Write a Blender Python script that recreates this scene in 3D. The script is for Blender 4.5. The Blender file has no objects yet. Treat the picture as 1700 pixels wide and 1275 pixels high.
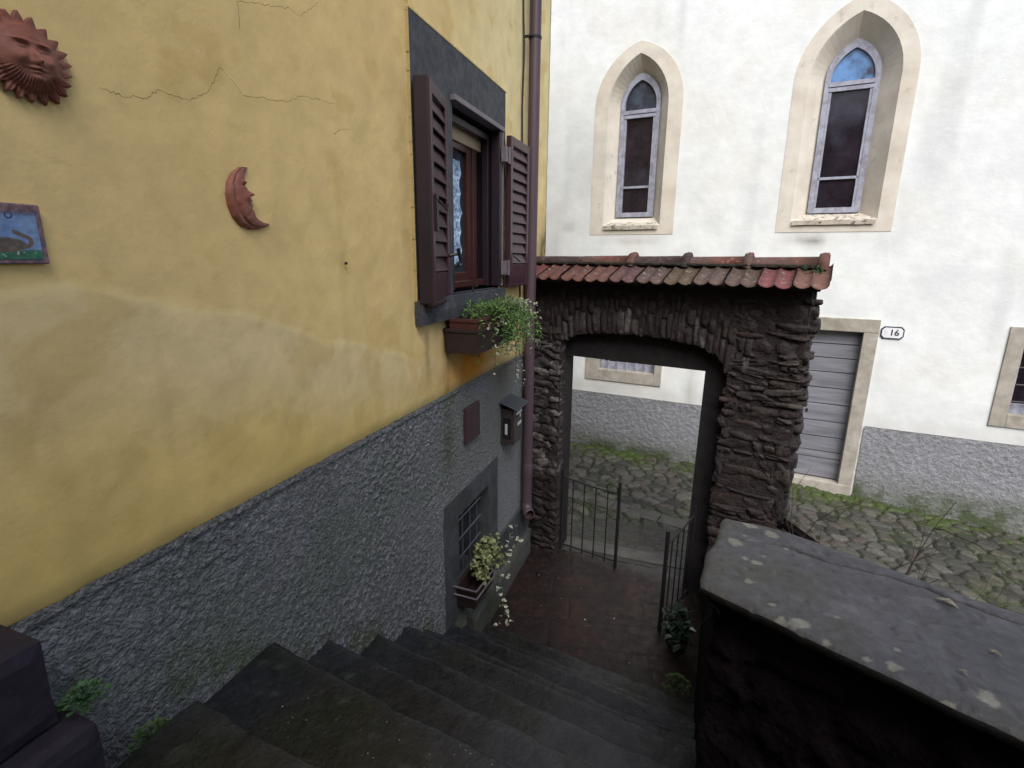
import bpy, math, random
import numpy as np
from mathutils import Vector, Matrix, geometry
R = math.radians
rng = np.random.default_rng(7); random.seed(7)
sc = bpy.context.scene
COL = sc.collection

# ---------------------------------------------------------------- noise
_lat = rng.random((8, 256, 256))
def vn(a, b, s, k=0):
    """smooth value noise 0..1 at scale s (cells per metre)"""
    a = np.asarray(a, float) * s + 37.3 * k; b = np.asarray(b, float) * s + 11.7 * k
    i = np.floor(a).astype(int); j = np.floor(b).astype(int); fa = a - i; fb = b - j
    fa = fa * fa * (3 - 2 * fa); fb = fb * fb * (3 - 2 * fb); L = _lat[k % 8]
    g = lambda p, q: L[p % 256, q % 256]
    return (g(i, j) * (1 - fa) + g(i + 1, j) * fa) * (1 - fb) + (g(i, j + 1) * (1 - fa) + g(i + 1, j + 1) * fa) * fb
def fbm(a, b, s, k=0, o=4):
    r = 0; t = 0
    for n in range(o):
        w = .5 ** n; r = r + w * vn(a, b, s * 2.03 ** n, k + n); t += w
    return r / t
def sst(x, a, b):
    t = np.clip((np.asarray(x, float) - a) / (b - a), 0, 1); return t * t * (3 - 2 * t)
def mix(c1, c2, f):
    f = np.asarray(f)[..., None]; return np.asarray(c1) * (1 - f) + np.asarray(c2) * f

# ---------------------------------------------------------------- materials
def mat(name, base=(.5, .5, .5), attr=False, rough=.8, var=.25, vs=6, tint=None, ts=2, tr=(.45, .65),
        bumps=((60, .3, .01),), spec=.3, metal=0, stretch=None, vor=None, tint2=None, t2s=20, t2r=(.6, .7), rvar=0, trans=0):
    m = bpy.data.materials.new(name); m.use_nodes = True; nt = m.node_tree; N = nt.nodes; L = nt.links
    b = N['Principled BSDF']; b.inputs['Roughness'].default_value = rough
    b.inputs['Specular IOR Level'].default_value = spec; b.inputs['Metallic'].default_value = metal
    geo = N.new('ShaderNodeNewGeometry'); pos = geo.outputs['Position']
    if stretch:
        mp = N.new('ShaderNodeVectorMath'); mp.operation = 'MULTIPLY'; mp.inputs[1].default_value = stretch
        L.new(pos, mp.inputs[0]); pos = mp.outputs[0]
    def noise(s, d=6, r=.6):
        n = N.new('ShaderNodeTexNoise'); n.inputs['Scale'].default_value = s; n.inputs['Detail'].default_value = d
        n.inputs['Roughness'].default_value = r; L.new(pos, n.inputs['Vector']); return n.outputs['Fac']
    if attr:
        a = N.new('ShaderNodeAttribute'); a.attribute_name = 'Col'; c = a.outputs['Color']
    else:
        rgb = N.new('ShaderNodeRGB'); rgb.outputs[0].default_value = (*base, 1); c = rgb.outputs[0]
    def ramp(f, lo, hi, a=0., z=1.):
        r = N.new('ShaderNodeMapRange'); r.inputs['From Min'].default_value = lo; r.inputs['From Max'].default_value = hi
        r.inputs['To Min'].default_value = a; r.inputs['To Max'].default_value = z; L.new(f, r.inputs['Value']); return r.outputs[0]
    for tc, s, rr in ((tint, ts, tr), (tint2, t2s, t2r)):
        if tc is not None:
            x = N.new('ShaderNodeMix'); x.data_type = 'RGBA'
            L.new(ramp(noise(s), *rr), x.inputs['Factor']); L.new(c, x.inputs['A']); x.inputs['B'].default_value = (*tc, 1); c = x.outputs['Result']
    if var:
        v = N.new('ShaderNodeVectorMath'); v.operation = 'SCALE'; L.new(c, v.inputs[0])
        L.new(ramp(noise(vs), .3, .7, 1 - var, 1 + var), v.inputs['Scale']); c = v.outputs[0]
    L.new(c, b.inputs['Base Color'])
    if rvar:
        L.new(ramp(noise(vs * 1.7), .35, .65, rough - rvar, rough + rvar), b.inputs['Roughness'])
    prev = None
    for s, st, d in bumps:
        bp = N.new('ShaderNodeBump'); bp.inputs['Strength'].default_value = st; bp.inputs['Distance'].default_value = d
        L.new(noise(s, 4, .55), bp.inputs['Height'])
        if prev: L.new(prev, bp.inputs['Normal'])
        prev = bp.outputs[0]
    if vor:
        vt = N.new('ShaderNodeTexVoronoi'); vt.inputs['Scale'].default_value = vor[0]; vt.inputs['Randomness'].default_value = 1
        wp = N.new('ShaderNodeVectorMath'); wp.operation = 'ADD'; nn_ = N.new('ShaderNodeTexNoise'); nn_.inputs['Scale'].default_value = 40; L.new(pos, nn_.inputs['Vector'])
        sv = N.new('ShaderNodeVectorMath'); sv.operation = 'SCALE'; sv.inputs['Scale'].default_value = .03; L.new(nn_.outputs['Color'], sv.inputs[0]); L.new(pos, wp.inputs[0]); L.new(sv.outputs[0], wp.inputs[1]); L.new(wp.outputs[0], vt.inputs['Vector'])
        bp = N.new('ShaderNodeBump'); bp.inputs['Strength'].default_value = vor[1]; bp.inputs['Distance'].default_value = vor[2]; bp.invert = True
        L.new(vt.outputs['Distance'], bp.inputs['Height'])
        if prev: L.new(prev, bp.inputs['Normal'])
        prev = bp.outputs[0]
    if prev: L.new(prev, b.inputs['Normal'])
    if trans: b.inputs['Transmission Weight'].default_value = trans
    return m

MT = dict(
 yellow=mat('yellow_plaster', attr=True, rough=.88, var=.09, vs=7, bumps=((9, .35, .012), (70, .3, .003), (300, .35, .0012)), spec=.1),
 rough=mat('roughcast', attr=True, rough=.85, var=.35, vs=85, vor=(85, .7, .011), bumps=((190, .6, .005),), spec=.25),
 white=mat('white_plaster', attr=True, rough=.9, var=.06, vs=5, bumps=((7, .3, .02), (90, .2, .003)), spec=.1),
 plinth=mat('street_plinth', attr=True, rough=.85, var=.2, vs=35, vor=(55, .5, .012), bumps=((25, .3, .015),), spec=.2),
 cream=mat('cream_surround', (.66, .63, .56), rough=.85, var=.12, vs=4, tint=(.56, .49, .41), ts=1.8, tr=(.45, .75), bumps=((30, .2, .006),), tint2=(.36, .34, .28), t2s=7, t2r=(.62, .8)),
 sill=mat('weathered_sill', (.52, .48, .41), rough=.9, var=.2, vs=12, tint=(.13, .12, .10), ts=18, tr=(.54, .64), bumps=((35, .4, .008),)),
 pietra=mat('grey_frame_stone', (.40, .375, .33), rough=.85, var=.2, vs=10, tint=(.30, .285, .235), ts=3, bumps=((40, .3, .008),)),
 curb=mat('curb_render', (.075, .08, .075), rough=.8, var=.3, vs=10, tint=(.045, .055, .03), ts=5, bumps=((30, .5, .01),)),
 slate=mat('dark_slate_paint', (.048, .054, .066), rough=.7, var=.3, vs=18, tint=(.07, .075, .085), ts=7, bumps=((50, .5, .008),), rvar=.1),
 slate2=mat('basement_stone', (.062, .066, .076), rough=.8, var=.3, vs=12, tint=(.042, .046, .046), ts=4, bumps=((30, .5, .01),)),
 plum=mat('plum_paint', (.05, .022, .033), rough=.38, var=.12, vs=8, bumps=((30, .06, .004),), spec=.45),
 plumd=mat('plum_dark', (.020, .012, .018), rough=.45, var=.15, bumps=((30, .1, .004),), spec=.4),
 plumg=mat('greyed_plum_frame', (.15, .13, .15), rough=.45, var=.2, vs=14, bumps=((30, .1, .004),), spec=.4),
 pipe=mat('plum_pipe', (.078, .050, .064), rough=.5, var=.15, vs=5, bumps=((20, .05, .004),), spec=.5, stretch=(1, 1, .2)),
 wood=mat('brown_wood', (.052, .019, .018), rough=.35, var=.3, vs=30, bumps=((40, .1, .003),), stretch=(1, 1, .1)),
 box=mat('cream_box', (.45, .36, .25), rough=.6, var=.1),
 black=mat('black_iron', (.014, .013, .015), rough=.5, var=.3, vs=30, bumps=((80, .3, .003),), spec=.4),
 iron=mat('aged_iron', (.05, .045, .048), rough=.6, var=.3, vs=40, bumps=((90, .4, .002),), spec=.4),
 dark=mat('dark_interior', (.01, .01, .012), rough=.9, var=0, bumps=()),
 lace=mat('lace', (.42, .50, .62), attr=True, rough=.9, var=.35, vs=60, bumps=((50, .5, .004),)),
 terra=mat('terracotta', (.23, .085, .062), rough=.65, var=.22, vs=22, tint=(.28, .12, .09), ts=14, bumps=((60, .25, .003),), rvar=.1),
 terrapot=mat('terracotta_pot', (.075, .028, .022), rough=.7, var=.2, bumps=((50, .3, .004),)),
 bracket=mat('dark_trough', (.03, .018, .018), rough=.6, var=.3, bumps=((40, .3, .004),)),
 tileframe=mat('tile_frame', (.22, .13, .14), rough=.6, var=.45, vs=90, tint=(.10, .09, .16), ts=60, bumps=((90, .3, .002),)),
 tilepic=mat('painted_tile', attr=True, rough=.3, var=.25, vs=60, bumps=((40, .1, .003),), spec=.5),
 plaque=mat('bronze_plaque', (.055, .025, .032), rough=.6, var=.3, vs=60, bumps=((120, .5, .002),)),
 galv=mat('lead_sheet', (.11, .13, .15), rough=.35, var=.2, vs=20, bumps=((30, .1, .004),), spec=.6, metal=.5),
 mailb=mat('mailbox_metal', (.045, .033, .033), rough=.4, var=.3, vs=30, bumps=((30, .1, .004),), spec=.5),
 paper=mat('paper_label', (.5, .5, .5), rough=.6, var=.2, vs=200, bumps=()),
 stone=mat('masonry_stone', attr=True, rough=.7, tint=(.028, .020, .021), ts=9, tr=(.42, .62), var=.5, vs=35, bumps=((45, .8, .012), (150, .5, .003)), rvar=.15),
 mortar=mat('dark_mortar', (.024, .018, .019), rough=.9, var=.4, vs=20, bumps=((25, .8, .03),)),
 lintel=mat('dark_lintel', (.015, .013, .015), rough=.8, var=.4, vs=12, bumps=((20, .4, .01),)),
 rooft=mat('roof_tile_clay', attr=True, rough=.7, var=.3, vs=30, tint=(.24, .205, .20), ts=24, tr=(.58, .70), bumps=((60, .5, .005),)),
 ridget=mat('ridge_tile_clay', (.13, .052, .043), rough=.7, var=.3, vs=14, tint=(.10, .065, .06), ts=5, tr=(.42, .6), bumps=((60, .4, .005),), tint2=(.36, .22, .18), t2s=30, t2r=(.6, .7)),
 ridged=mat('ridge_tile_dark', (.055, .036, .036), rough=.8, var=.3, vs=14, bumps=((60, .4, .005),), tint2=(.13, .12, .09), t2s=20, t2r=(.55, .7)),
 cap=mat('capstone', attr=True, rough=.62, var=.22, vs=30, bumps=((50, .5, .008), (170, .4, .002)), spec=.35, rvar=.1),
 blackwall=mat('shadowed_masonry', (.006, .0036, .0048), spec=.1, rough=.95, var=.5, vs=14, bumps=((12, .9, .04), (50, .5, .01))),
 steps=mat('wet_step_stone', attr=True, rough=.42, var=.3, vs=14, bumps=((14, .5, .018), (60, .6, .007), (220, .4, .002)), spec=.5, rvar=.16),
 step2=mat('plum_doorstep_stone', (.020, .016, .026), rough=.7, var=.25, vs=20, bumps=((30, .4, .01),)),
 court=mat('courtyard_tiles', attr=True, rough=.5, var=.4, vs=9, bumps=((16, .4, .015), (80, .4, .004)), spec=.4, rvar=.14),
 street=mat('cobbles', attr=True, rough=.55, var=.35, vs=30, bumps=((60, .6, .01), (18, .3, .02)), rvar=.2),
 slab=mat('gutter_slab', (.085, .083, .076), rough=.75, var=.25, vs=10, bumps=((30, .4, .01),)),
 soil=mat('soil', (.02, .018, .013), rough=.95, var=.4, vs=20, bumps=((30, .8, .03),)),
 bluef=mat('blue_grey_frame', (.34, .36, .45), rough=.55, var=.15, vs=20, tint=(.24, .24, .29), ts=12, bumps=((50, .2, .003),)),
 door=mat('lilac_grey_planks', (.225, .23, .265), rough=.65, var=.12, vs=6, tint=(.15, .155, .18), ts=5, tr=(.42, .66), bumps=((10, .5, .008), (60, .2, .002)), stretch=(.3, .3, 3)),
 glassc=mat('grey_blue_glass', (.035, .042, .06), rough=.15, var=.5, vs=5, tint=(.08, .10, .15), ts=3, bumps=((3, .1, .01),), spec=.5),  # grey-blue tint stands in for a reflection on the pane
 glassd=mat('dark_glass', (.018, .013, .022), rough=.1, tint=(.04, .042, .06), ts=2.2, tr=(.5, .8), var=.5, vs=5, bumps=((3, .1, .01),), spec=.5),  # cool patches paint a faint reflection into the dark panes
 glassb=mat('painted_sky_glass', (.10, .22, .45), rough=.12, var=.5, vs=5, tint=(.04, .05, .09), ts=6, tr=(.5, .65), bumps=((3, .1, .01),), spec=.6),  # sky reflection painted in as the blue base colour
 glassw=mat('window_glass', (.03, .04, .055), rough=.06, var=.2, bumps=(), spec=.6),
 enamel=mat('white_enamel', (.78, .79, .84), rough=.25, var=.06, bumps=(), spec=.5),
 ink=mat('dark_ink', (.03, .035, .06), rough=.4, var=0, bumps=()),
 inkf=mat('faded_ink', (.35, .37, .42), rough=.4, var=0, bumps=()),
 leaf=mat('leaves', attr=True, rough=.55, var=.2, vs=60, bumps=(), spec=.35),
 stem=mat('stems', (.055, .043, .035), rough=.8, var=.3, vs=60, bumps=()),
 gloss=mat('glossy_leaves', attr=True, rough=.28, var=.2, vs=60, bumps=(), spec=.5),
 roof=mat('roof_cover', (.18, .08, .06), rough=.8, var=.3, bumps=((20, .5, .02),)),
 timber=mat('eaves_timber', (.07, .05, .04), rough=.8, var=.3, bumps=((20, .4, .01),)),
 pot=mat('dark_pot', (.03, .02, .02), rough=.5, var=.2, bumps=()),
)

# ---------------------------------------------------------------- mesh builder
class MB:
    def __init__(s): s.v = []; s.f = []; s.c = []
    def add(s, vs, fs, col=None):
        o = len(s.v); s.v += [tuple(map(float, p)) for p in vs]; s.f += [tuple(i + o for i in f) for f in fs]
        if col is None: col = (.5, .5, .5)
        if len(col) == 3 and not hasattr(col[0], '__len__'): s.c += [tuple(col)] * len(vs)
        else: s.c += [tuple(c[:3]) for c in col]
        return s
    def box(s, x0, x1, y0, y1, z0, z1, T=None, col=None):
        P = [(x, y, z) for z in (z0, z1) for y in (y0, y1) for x in (x0, x1)]
        if T: P = [T(*p) for p in P]
        return s.add(P, [(0, 2, 3, 1), (4, 5, 7, 6), (0, 1, 5, 4), (2, 6, 7, 3), (0, 4, 6, 2), (1, 3, 7, 5)], col)
    def tube(s, pts, r, n=8, col=None, cap=True):
        pts = [Vector(p) for p in pts]; m = len(pts); rs = r if hasattr(r, '__len__') else [r] * m; V = []; F = []
        up = Vector((0, 0, 1)); prev = None
        for i, p in enumerate(pts):
            t = (pts[min(i + 1, m - 1)] - pts[max(i - 1, 0)]).normalized()
            if prev is None:
                a = t.cross(up) if abs(t.dot(up)) < .95 else t.cross(Vector((1, 0, 0)))
            else: a = prev - t * prev.dot(t)
            a.normalize(); prev = a; b = t.cross(a)
            V += [p + (a * math.cos(k * 2 * math.pi / n) + b * math.sin(k * 2 * math.pi / n)) * rs[i] for k in range(n)]
        for i in range(m - 1):
            for k in range(n):
                F.append((i * n + k, i * n + (k + 1) % n, (i + 1) * n + (k + 1) % n, (i + 1) * n + k))
        if cap: F += [tuple(range(n))[::-1], tuple(range((m - 1) * n, m * n))]
        return s.add(V, F, col)
    def prism(s, poly, T, d0, d1, col=None):
        """poly in 2-D (a,b); T(a,b,d) to world; extruded d0..d1"""
        n = len(poly); V = [T(a, b, d0) for a, b in poly] + [T(a, b, d1) for a, b in poly]
        tr = geometry.tessellate_polygon([[Vector((a, b, 0)) for a, b in poly]])
        F = [tuple(t) for t in tr] + [tuple(i + n for i in t)[::-1] for t in tr]
        F += [(i, (i + 1) % n, (i + 1) % n + n, i + n) for i in range(n)]
        return s.add(V, F, col)
    def grid(s, P, col=None, keep=None):
        """P: (n,m,3) array"""
        n, m = P.shape[:2]; V = P.reshape(-1, 3).tolist()
        idx = np.arange(n * m).reshape(n, m)
        q = np.stack([idx[:-1, :-1], idx[1:, :-1], idx[1:, 1:], idx[:-1, 1:]], -1)
        q = q[keep] if keep is not None else q.reshape(-1, 4)
        o = len(s.v); s.v += V; s.f += (q.reshape(-1, 4) + o).tolist()
        s.c += (np.broadcast_to(np.asarray(col if col is not None else (.5, .5, .5), float), P.shape).reshape(-1, 3)).tolist()
        return s
    def build(s, name, m, parent=None, smooth=False, bevel=0, label=None):
        me = bpy.data.meshes.new(name); me.from_pydata(s.v, [], s.f); me.update()
        at = me.color_attributes.new('Col', 'FLOAT_COLOR', 'POINT')
        c = np.ones((len(s.v), 4), np.float32); c[:, :3] = np.array(s.c, np.float32).reshape(-1, 3); at.data.foreach_set('color', c.ravel())
        me.materials.append(MT[m])
        if smooth: me.shade_smooth()
        o = bpy.data.objects.new(name, me); COL.objects.link(o)
        if parent:
            o.parent = parent
            if parent.type == 'EMPTY': o.matrix_parent_inverse = Matrix.Translation(-Vector(parent.location))
        if bevel:
            b = o.modifiers.new('Bevel', 'BEVEL'); b.width = bevel; b.segments = 2; b.limit_method = 'ANGLE'; b.angle_limit = R(40)
        if label: o['label'] = label
        return o
def thing(name, label, cat, loc=(0, 0, 0), group=None):
    o = bpy.data.objects.new(name, None); COL.objects.link(o); o.location = loc
    o['label'] = label; o['category'] = cat
    if group: o['group'] = group
    return o
def tag(o, label, cat, group=None, kind=None):
    if label: o['label'] = label
    if cat: o['category'] = cat
    if group: o['group'] = group
    if kind: o['kind'] = kind
    return o

XW = -1.4                                   # plane of the yellow house front
# =============================================================== GROUND
def street_z(x, y): return -.02 - .065 * np.maximum(0, x - .9)
WD, WA = 7.3, R(-7.228)                     # white building plane
WU = Vector((math.cos(WA), math.sin(WA), 0)); WN = Vector((-math.sin(WA), math.cos(WA), 0))
def W(u, z, d=0):                           # d > 0 into the building
    p = WU * u + WN * (WD + d); return (p.x, p.y, z)
AA = R(-12.4); AD = Vector((math.cos(AA), math.sin(AA), 0)); AN = Vector((-math.sin(AA), math.cos(AA), 0)); A0 = Vector((-1.4, 4.53, 0))
def A(s, t, z):                             # gateway wall: s along, t into depth
    p = A0 + AD * s + AN * t; return (p.x, p.y, z)

def cobble(nx, ny, x0, x1, y0, y1, cell, el, seed):
    """returns F1,F2,id and cell-centred offsets for a jittered grid"""
    r = np.random.default_rng(seed)
    gx = int((x1 - x0) / (cell * el)) + 6; gy = int((y1 - y0) / cell) + 6
    jx = r.random((gx, gy)) * .8 + .1; jy = r.random((gx, gy)) * .8 + .1
    X, Y = np.meshgrid(np.linspace(x0, x1, nx), np.linspace(y0, y1, ny), indexing='ij')
    wx = X + .03 * (vn(X, Y, 6, 1) - .5); wy = Y + .03 * (vn(X, Y, 6, 2) - .5)
    a = (wx - x0) / (cell * el) + 2; b = (wy - y0) / cell + 2
    i = np.floor(a).astype(int); j = np.floor(b).astype(int)
    F1 = np.full(X.shape, 9.); F2 = F1.copy(); ID = np.zeros(X.shape, int)
    for di in (-2, -1, 0, 1, 2):
        for dj in (-2, -1, 0, 1, 2):
            p = np.clip(i + di, 0, gx - 1); q = np.clip(j + dj, 0, gy - 1)
            d = np.hypot((a - (i + di) - jx[p, q]) , (b - (j + dj) - jy[p, q]))
            m = d < F1; F2 = np.where(m, F1, np.minimum(F2, d)); F1 = np.where(m, d, F1); ID = np.where(m, p * gy + q, ID)
    return X, Y, F1, F2, ID, r.random(gx * gy), r.random(gx * gy)

# street
X, Y, F1, F2, ID, r1, r2 = cobble(430, 230, -2.6, 4.6, 4.55, 7.5, .13, 1.35, 3)
e = F2 - F1; top = sst(e, .04, .24); slope = street_z(X, Y)
dw = WD - (X * WN.x + Y * WN.y)             # distance to the white wall
verge = sst(dw, .5, .0) * (.4 + .6 * fbm(X, Y, 5, 2))
flat = sst(np.hypot((X + .2) / 1.2, (Y - 4.95) / .45), 1.2, .7)
Z = slope + top * (.022 + .018 * r1[ID]) * (1 - .8 * flat) + .05 * verge + .01 * fbm(X, Y, 3, 4)
shade = .55 + .9 * r2[ID]
cc = mix((.066, .064, .058), (.115, .108, .088), r1[ID]) * shade[..., None]
cc = np.where((r2[ID] > .86)[..., None], np.array((.10, .083, .07)), cc)
joint = mix((.014, .014, .012), (.026, .034, .013), fbm(X, Y, 3, 3))
cc = joint * (1 - top[..., None]) + cc * np.array((.74, .76, .80)) * top[..., None]
mossn = np.clip(verge * 2.6 * sst(fbm(X, Y, 7, 5), .25, .65) + .55 * sst(fbm(X, Y, 2.2, 6), .52, .7) * (1 - top * .6) , 0, 1)
cc = mix(cc, mix((.032, .055, .012), (.065, .095, .018), fbm(X, Y, 22, 1)), mossn * .85)
cc = mix(cc, (.045, .043, .040), flat * .7)
mb = MB().grid(np.stack([X, Y, Z], -1), cc); o = mb.build('street', 'street', smooth=True); tag(o, 'wet cobbled alley with mossy joints below the white building', None, kind='structure')
# far ground under everything
mb = MB().add([(-40, -40, -.9), (40, -40, -.9), (40, 40, -.9), (-40, 40, -.9)], [(0, 1, 2, 3)]); tag(mb.build('ground', 'soil'), 'dark earth', None, kind='structure')
# dressed gutter slabs in the street
mb = MB(); xs = -1.9
k = 0
while xs < .5:
    w = .38 + .22 * rng.random(); a = (xs, 5.97 - (xs + 1.3) * .24); 
    T = lambda x, y, z, a=a: (a[0] + x * .97 + y * .24, a[1] - x * .24 + y * .97, z)
    mb.box(.006, w - .012, -.24, -.03, -.06, .016 + .006 * rng.random(), T); xs += w * .97; k += 1
tag(mb.build('gutter_slabs', 'slab', bevel=.008), 'pale strip of dressed slabs crossing the cobbled alley', None, kind='structure')
# courtyard
nx, ny = 150, 150
X, Y = np.meshgrid(np.linspace(-1.5, .5, nx), np.linspace(2.9, 4.75, ny), indexing='ij')
tx = X * .97 + Y * .2; ty = Y * .97 - X * .2
jx = np.abs((tx / .3 + .5 * np.floor(ty / .3)) % 1 - .5); jy = np.abs((ty / .3) % 1 - .5); jn = np.maximum(sst(jx, .46, .5), sst(jy, .46, .5))
cc = mix((.020, .010, .009), (.013, .010, .010), fbm(X, Y, 2.5, 2)); cc = mix(cc, (.030, .014, .010), sst(fbm(X, Y, 6, 5), .55, .7) * .7)
cc = mix(cc, (.010, .008, .008), jn * .6); cc = mix(cc, (.038, .037, .036), sst(Y + .2 * X, 4.28, 4.5))
Z = -.004 * jn + .006 * fbm(X, Y, 3, 1) - .004
tag(MB().grid(np.stack([X, Y, Z], -1), cc).build('courtyard', 'court', smooth=True), 'dark reddish wet paving inside the gate at the foot of the stairs', None, kind='structure')
# planting bed behind the parapet
tag(MB().prism([(.3, 1.75), (2.9, .45), (2.9, 2.2), (1.55, 3.35), (.8, 4.0), (.35, 4.0)], lambda a, b, d: (a, b, d), -.5, .62).build('planting_bed', 'soil'), 'dark soil bed behind the parapet', None, kind='structure')

# =============================================================== STAIRS
SA = R(-9)
st = thing('stone_stairs', 'flight of wet dark stone steps going down to the iron gate', 'stairs', (-.6, 1.2, 0))
nz = [(.80 + .03, 1.64, -1.225), (1.267, 1.435, -1.395), (1.568, 1.21, -1.395), (1.916, .962, -1.395), (2.202, .80, -1.395), (2.417, .62, -1.395), (2.762, .39, -1.395), (2.988, .21, -1.395), (3.271, .04, -1.395)]
for k, (yw, z, xl) in enumerate(nz):
    yp = nz[k - 1][0] - .12 if k else -1.6
    xr = 2.6 if k == 0 else (.95 if k == 1 else .42)
    sl = math.tan(SA) if k else math.tan(R(-5))
    n = 100 if k < 3 else 60; m = max(8, int((yw - yp) / .02))
    if k == 0: m = 60
    xs = np.linspace(xl, xr, n); P = []
    back = lambda x, k=k, yp=yp: yp + ((x - xl) * sl if k else 0)
    # tread rows
    for j in range(m):
        f = j / (m - 1); yy = (1 - f) * np.array([back(x) for x in xs]) + f * (yw + (xs - xl) * sl)
        wob = .014 * (vn(xs, xs * 0 + k * 3.1, 7, k) - .5) + .010 * (vn(xs, xs * 0 + k, 22, k + 1) - .5)
        yy = yy + wob * f
        zz = z + .016 * (fbm(xs, yy, 3, k + 2) - .5) - .004 * vn(xs, yy, 25, k) - (.006 if f == 1 else 0)
        P.append(np.stack([xs, yy, zz], -1))
    last = P[-1]
    for dz, dy in ((-.012, .006), (-.028, .006), (-.05, -.004), (-.3, -.01)):
        q = last.copy(); q[:, 2] = z + dz + .006 * vn(xs, xs * 0, 30, k); q[:, 1] += dy; P.append(q)
    G = np.array(P).transpose(1, 0, 2)
    fr_ = np.zeros(G.shape[:2]); fr_[:, :m] = np.linspace(0, 1, m)[None]; riser = np.zeros(G.shape[:2]); riser[:, m + 1:] = 1
    gx, gy = G[..., 0], G[..., 1]
    sc_ = mix((.009, .008, .007), (.015, .0145, .014), fbm(gx, gy, 4, k))
    sc_ = mix(sc_, (.050, .052, .064), sst(gx + .5 * fbm(gx, gy, 3, 2), -.75, .1) * (0 if k == 0 else .85) * (.5 + .7 * fbm(gx, gy, 6, 3)))  # bluish sky sheen painted onto the treads toward the right
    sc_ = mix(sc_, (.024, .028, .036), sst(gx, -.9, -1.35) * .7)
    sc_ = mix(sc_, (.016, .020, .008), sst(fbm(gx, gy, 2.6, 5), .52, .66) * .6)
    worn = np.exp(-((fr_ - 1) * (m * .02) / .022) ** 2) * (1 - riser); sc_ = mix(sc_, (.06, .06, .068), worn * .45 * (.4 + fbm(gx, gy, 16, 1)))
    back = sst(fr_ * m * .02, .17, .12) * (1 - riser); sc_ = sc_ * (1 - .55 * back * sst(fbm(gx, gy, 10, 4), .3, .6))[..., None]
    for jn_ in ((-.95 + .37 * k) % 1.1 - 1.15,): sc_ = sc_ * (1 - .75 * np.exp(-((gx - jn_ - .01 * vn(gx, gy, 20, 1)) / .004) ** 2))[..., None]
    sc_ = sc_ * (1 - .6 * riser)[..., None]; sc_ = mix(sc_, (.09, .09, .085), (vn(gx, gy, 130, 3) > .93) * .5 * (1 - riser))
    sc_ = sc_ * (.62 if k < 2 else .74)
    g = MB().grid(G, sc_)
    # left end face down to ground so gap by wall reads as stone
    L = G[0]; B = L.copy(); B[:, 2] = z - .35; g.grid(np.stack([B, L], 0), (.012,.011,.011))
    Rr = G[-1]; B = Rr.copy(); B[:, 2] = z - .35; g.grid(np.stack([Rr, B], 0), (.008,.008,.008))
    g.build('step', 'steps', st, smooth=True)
# fill in the channel between upper step and the wall
MB().box(-1.40, -1.0, .3, 1.1, 1.0, 1.405).build('gutter_bed', 'slate2', st, bevel=.02)

ds = thing('doorstep', 'plum grey stone doorstep block of two risers against the yellow house', 'doorstep', (-1.25, .3, 1.64))
def rb(name, x0, x1, y0, y1, z0, z1, m, parent, amp=.008, cell=.03, bev=.006, seed=0):
    """rough-hewn block: grids on each face with shared noise"""
    b = MB(); n = [max(2, int((q - p) / cell) + 1) for p, q in ((x0, x1), (y0, y1), (z0, z1))]
    def f(Pn):
        c = np.array([(x0 + x1) / 2, (y0 + y1) / 2, (z0 + z1) / 2]); h = np.array([x1 - x0, y1 - y0, z1 - z0]) / 2
        d = (Pn - c) / h; a = fbm(Pn[..., 0] + Pn[..., 2] * 1.3, Pn[..., 1] + Pn[..., 2] * .7, 9, seed)[..., None] - .5
        e = (np.abs(d) > .98).sum(-1)[..., None]
        return Pn + np.sign(d) * (np.abs(d) > .98) * (a * amp * 2 - (e > 1) * bev)
    lin = [np.linspace(p, q, k) for (p, q), k in zip(((x0, x1), (y0, y1), (z0, z1)), n)]
    for ax in range(3):
        o1, o2 = [q for q in range(3) if q != ax]
        for val, flip in ((lin[ax][0], 0), (lin[ax][-1], 1)):
            a, c = np.meshgrid(lin[o1], lin[o2], indexing='ij'); P = np.zeros(a.shape + (3,)); P[..., o1] = a; P[..., o2] = c; P[..., ax] = val
            if flip ^ (ax == 1): pass
            else: P = P[::-1]
            b.grid(f(P))
    o = b.build(name, m, parent, smooth=False); return o
rb('upper_step', -1.40, -1.165, -.9, .52, 1.9, 2.105, 'step2', ds, .005)
rb('lower_step', -1.41, -1.105, -.95, .552, 1.55, 1.897, 'step2', ds, .006, seed=2)
rb('door_jamb', -1.42, -1.36, .2, .40, 2.107, 4.2, 'step2', ds, .003, seed=3)

# =============================================================== YELLOW HOUSE
yh = thing('yellow_house', 'yellow plastered house with rough grey base and plum shutters', 'house', (-1.4, 2.5, 0))
WY0, WY1, WZ0, WZ1 = 2.87, 3.66, 2.63, 3.705   # window opening
tide = np.array([(-1, 2.77), (.69, 2.77), (.80, 2.776), (.91, 2.761), (1.03, 2.717), (1.15, 2.676), (1.31, 2.669), (1.46, 2.619), (1.64, 2.54), (1.95, 2.456), (2.49, 2.29), (3.2, 2.2), (5, 2.1)])
ys = np.concatenate([np.linspace(-3, .45, 20), np.arange(.47, 4.951, .0125), [4.96]]); zs = np.concatenate([np.arange(1.98, 4.95, .0125), np.linspace(5, 6.6, 10)])
ys[np.argmin(abs(ys - WY0))] = WY0; ys[np.argmin(abs(ys - WY1))] = WY1; zs[np.argmin(abs(zs - WZ0))] = WZ0; zs[np.argmin(abs(zs - WZ1))] = WZ1
Yg, Zg = np.meshgrid(ys, zs, indexing='ij')
tz = np.interp(Yg, tide[:, 0], tide[:, 1]) + .02 * (vn(Yg, Zg, 9, 2) - .5)
up = mix((.745, .555, .25), (.78, .595, .28), fbm(Yg, Zg, 2.2, 1))
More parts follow.
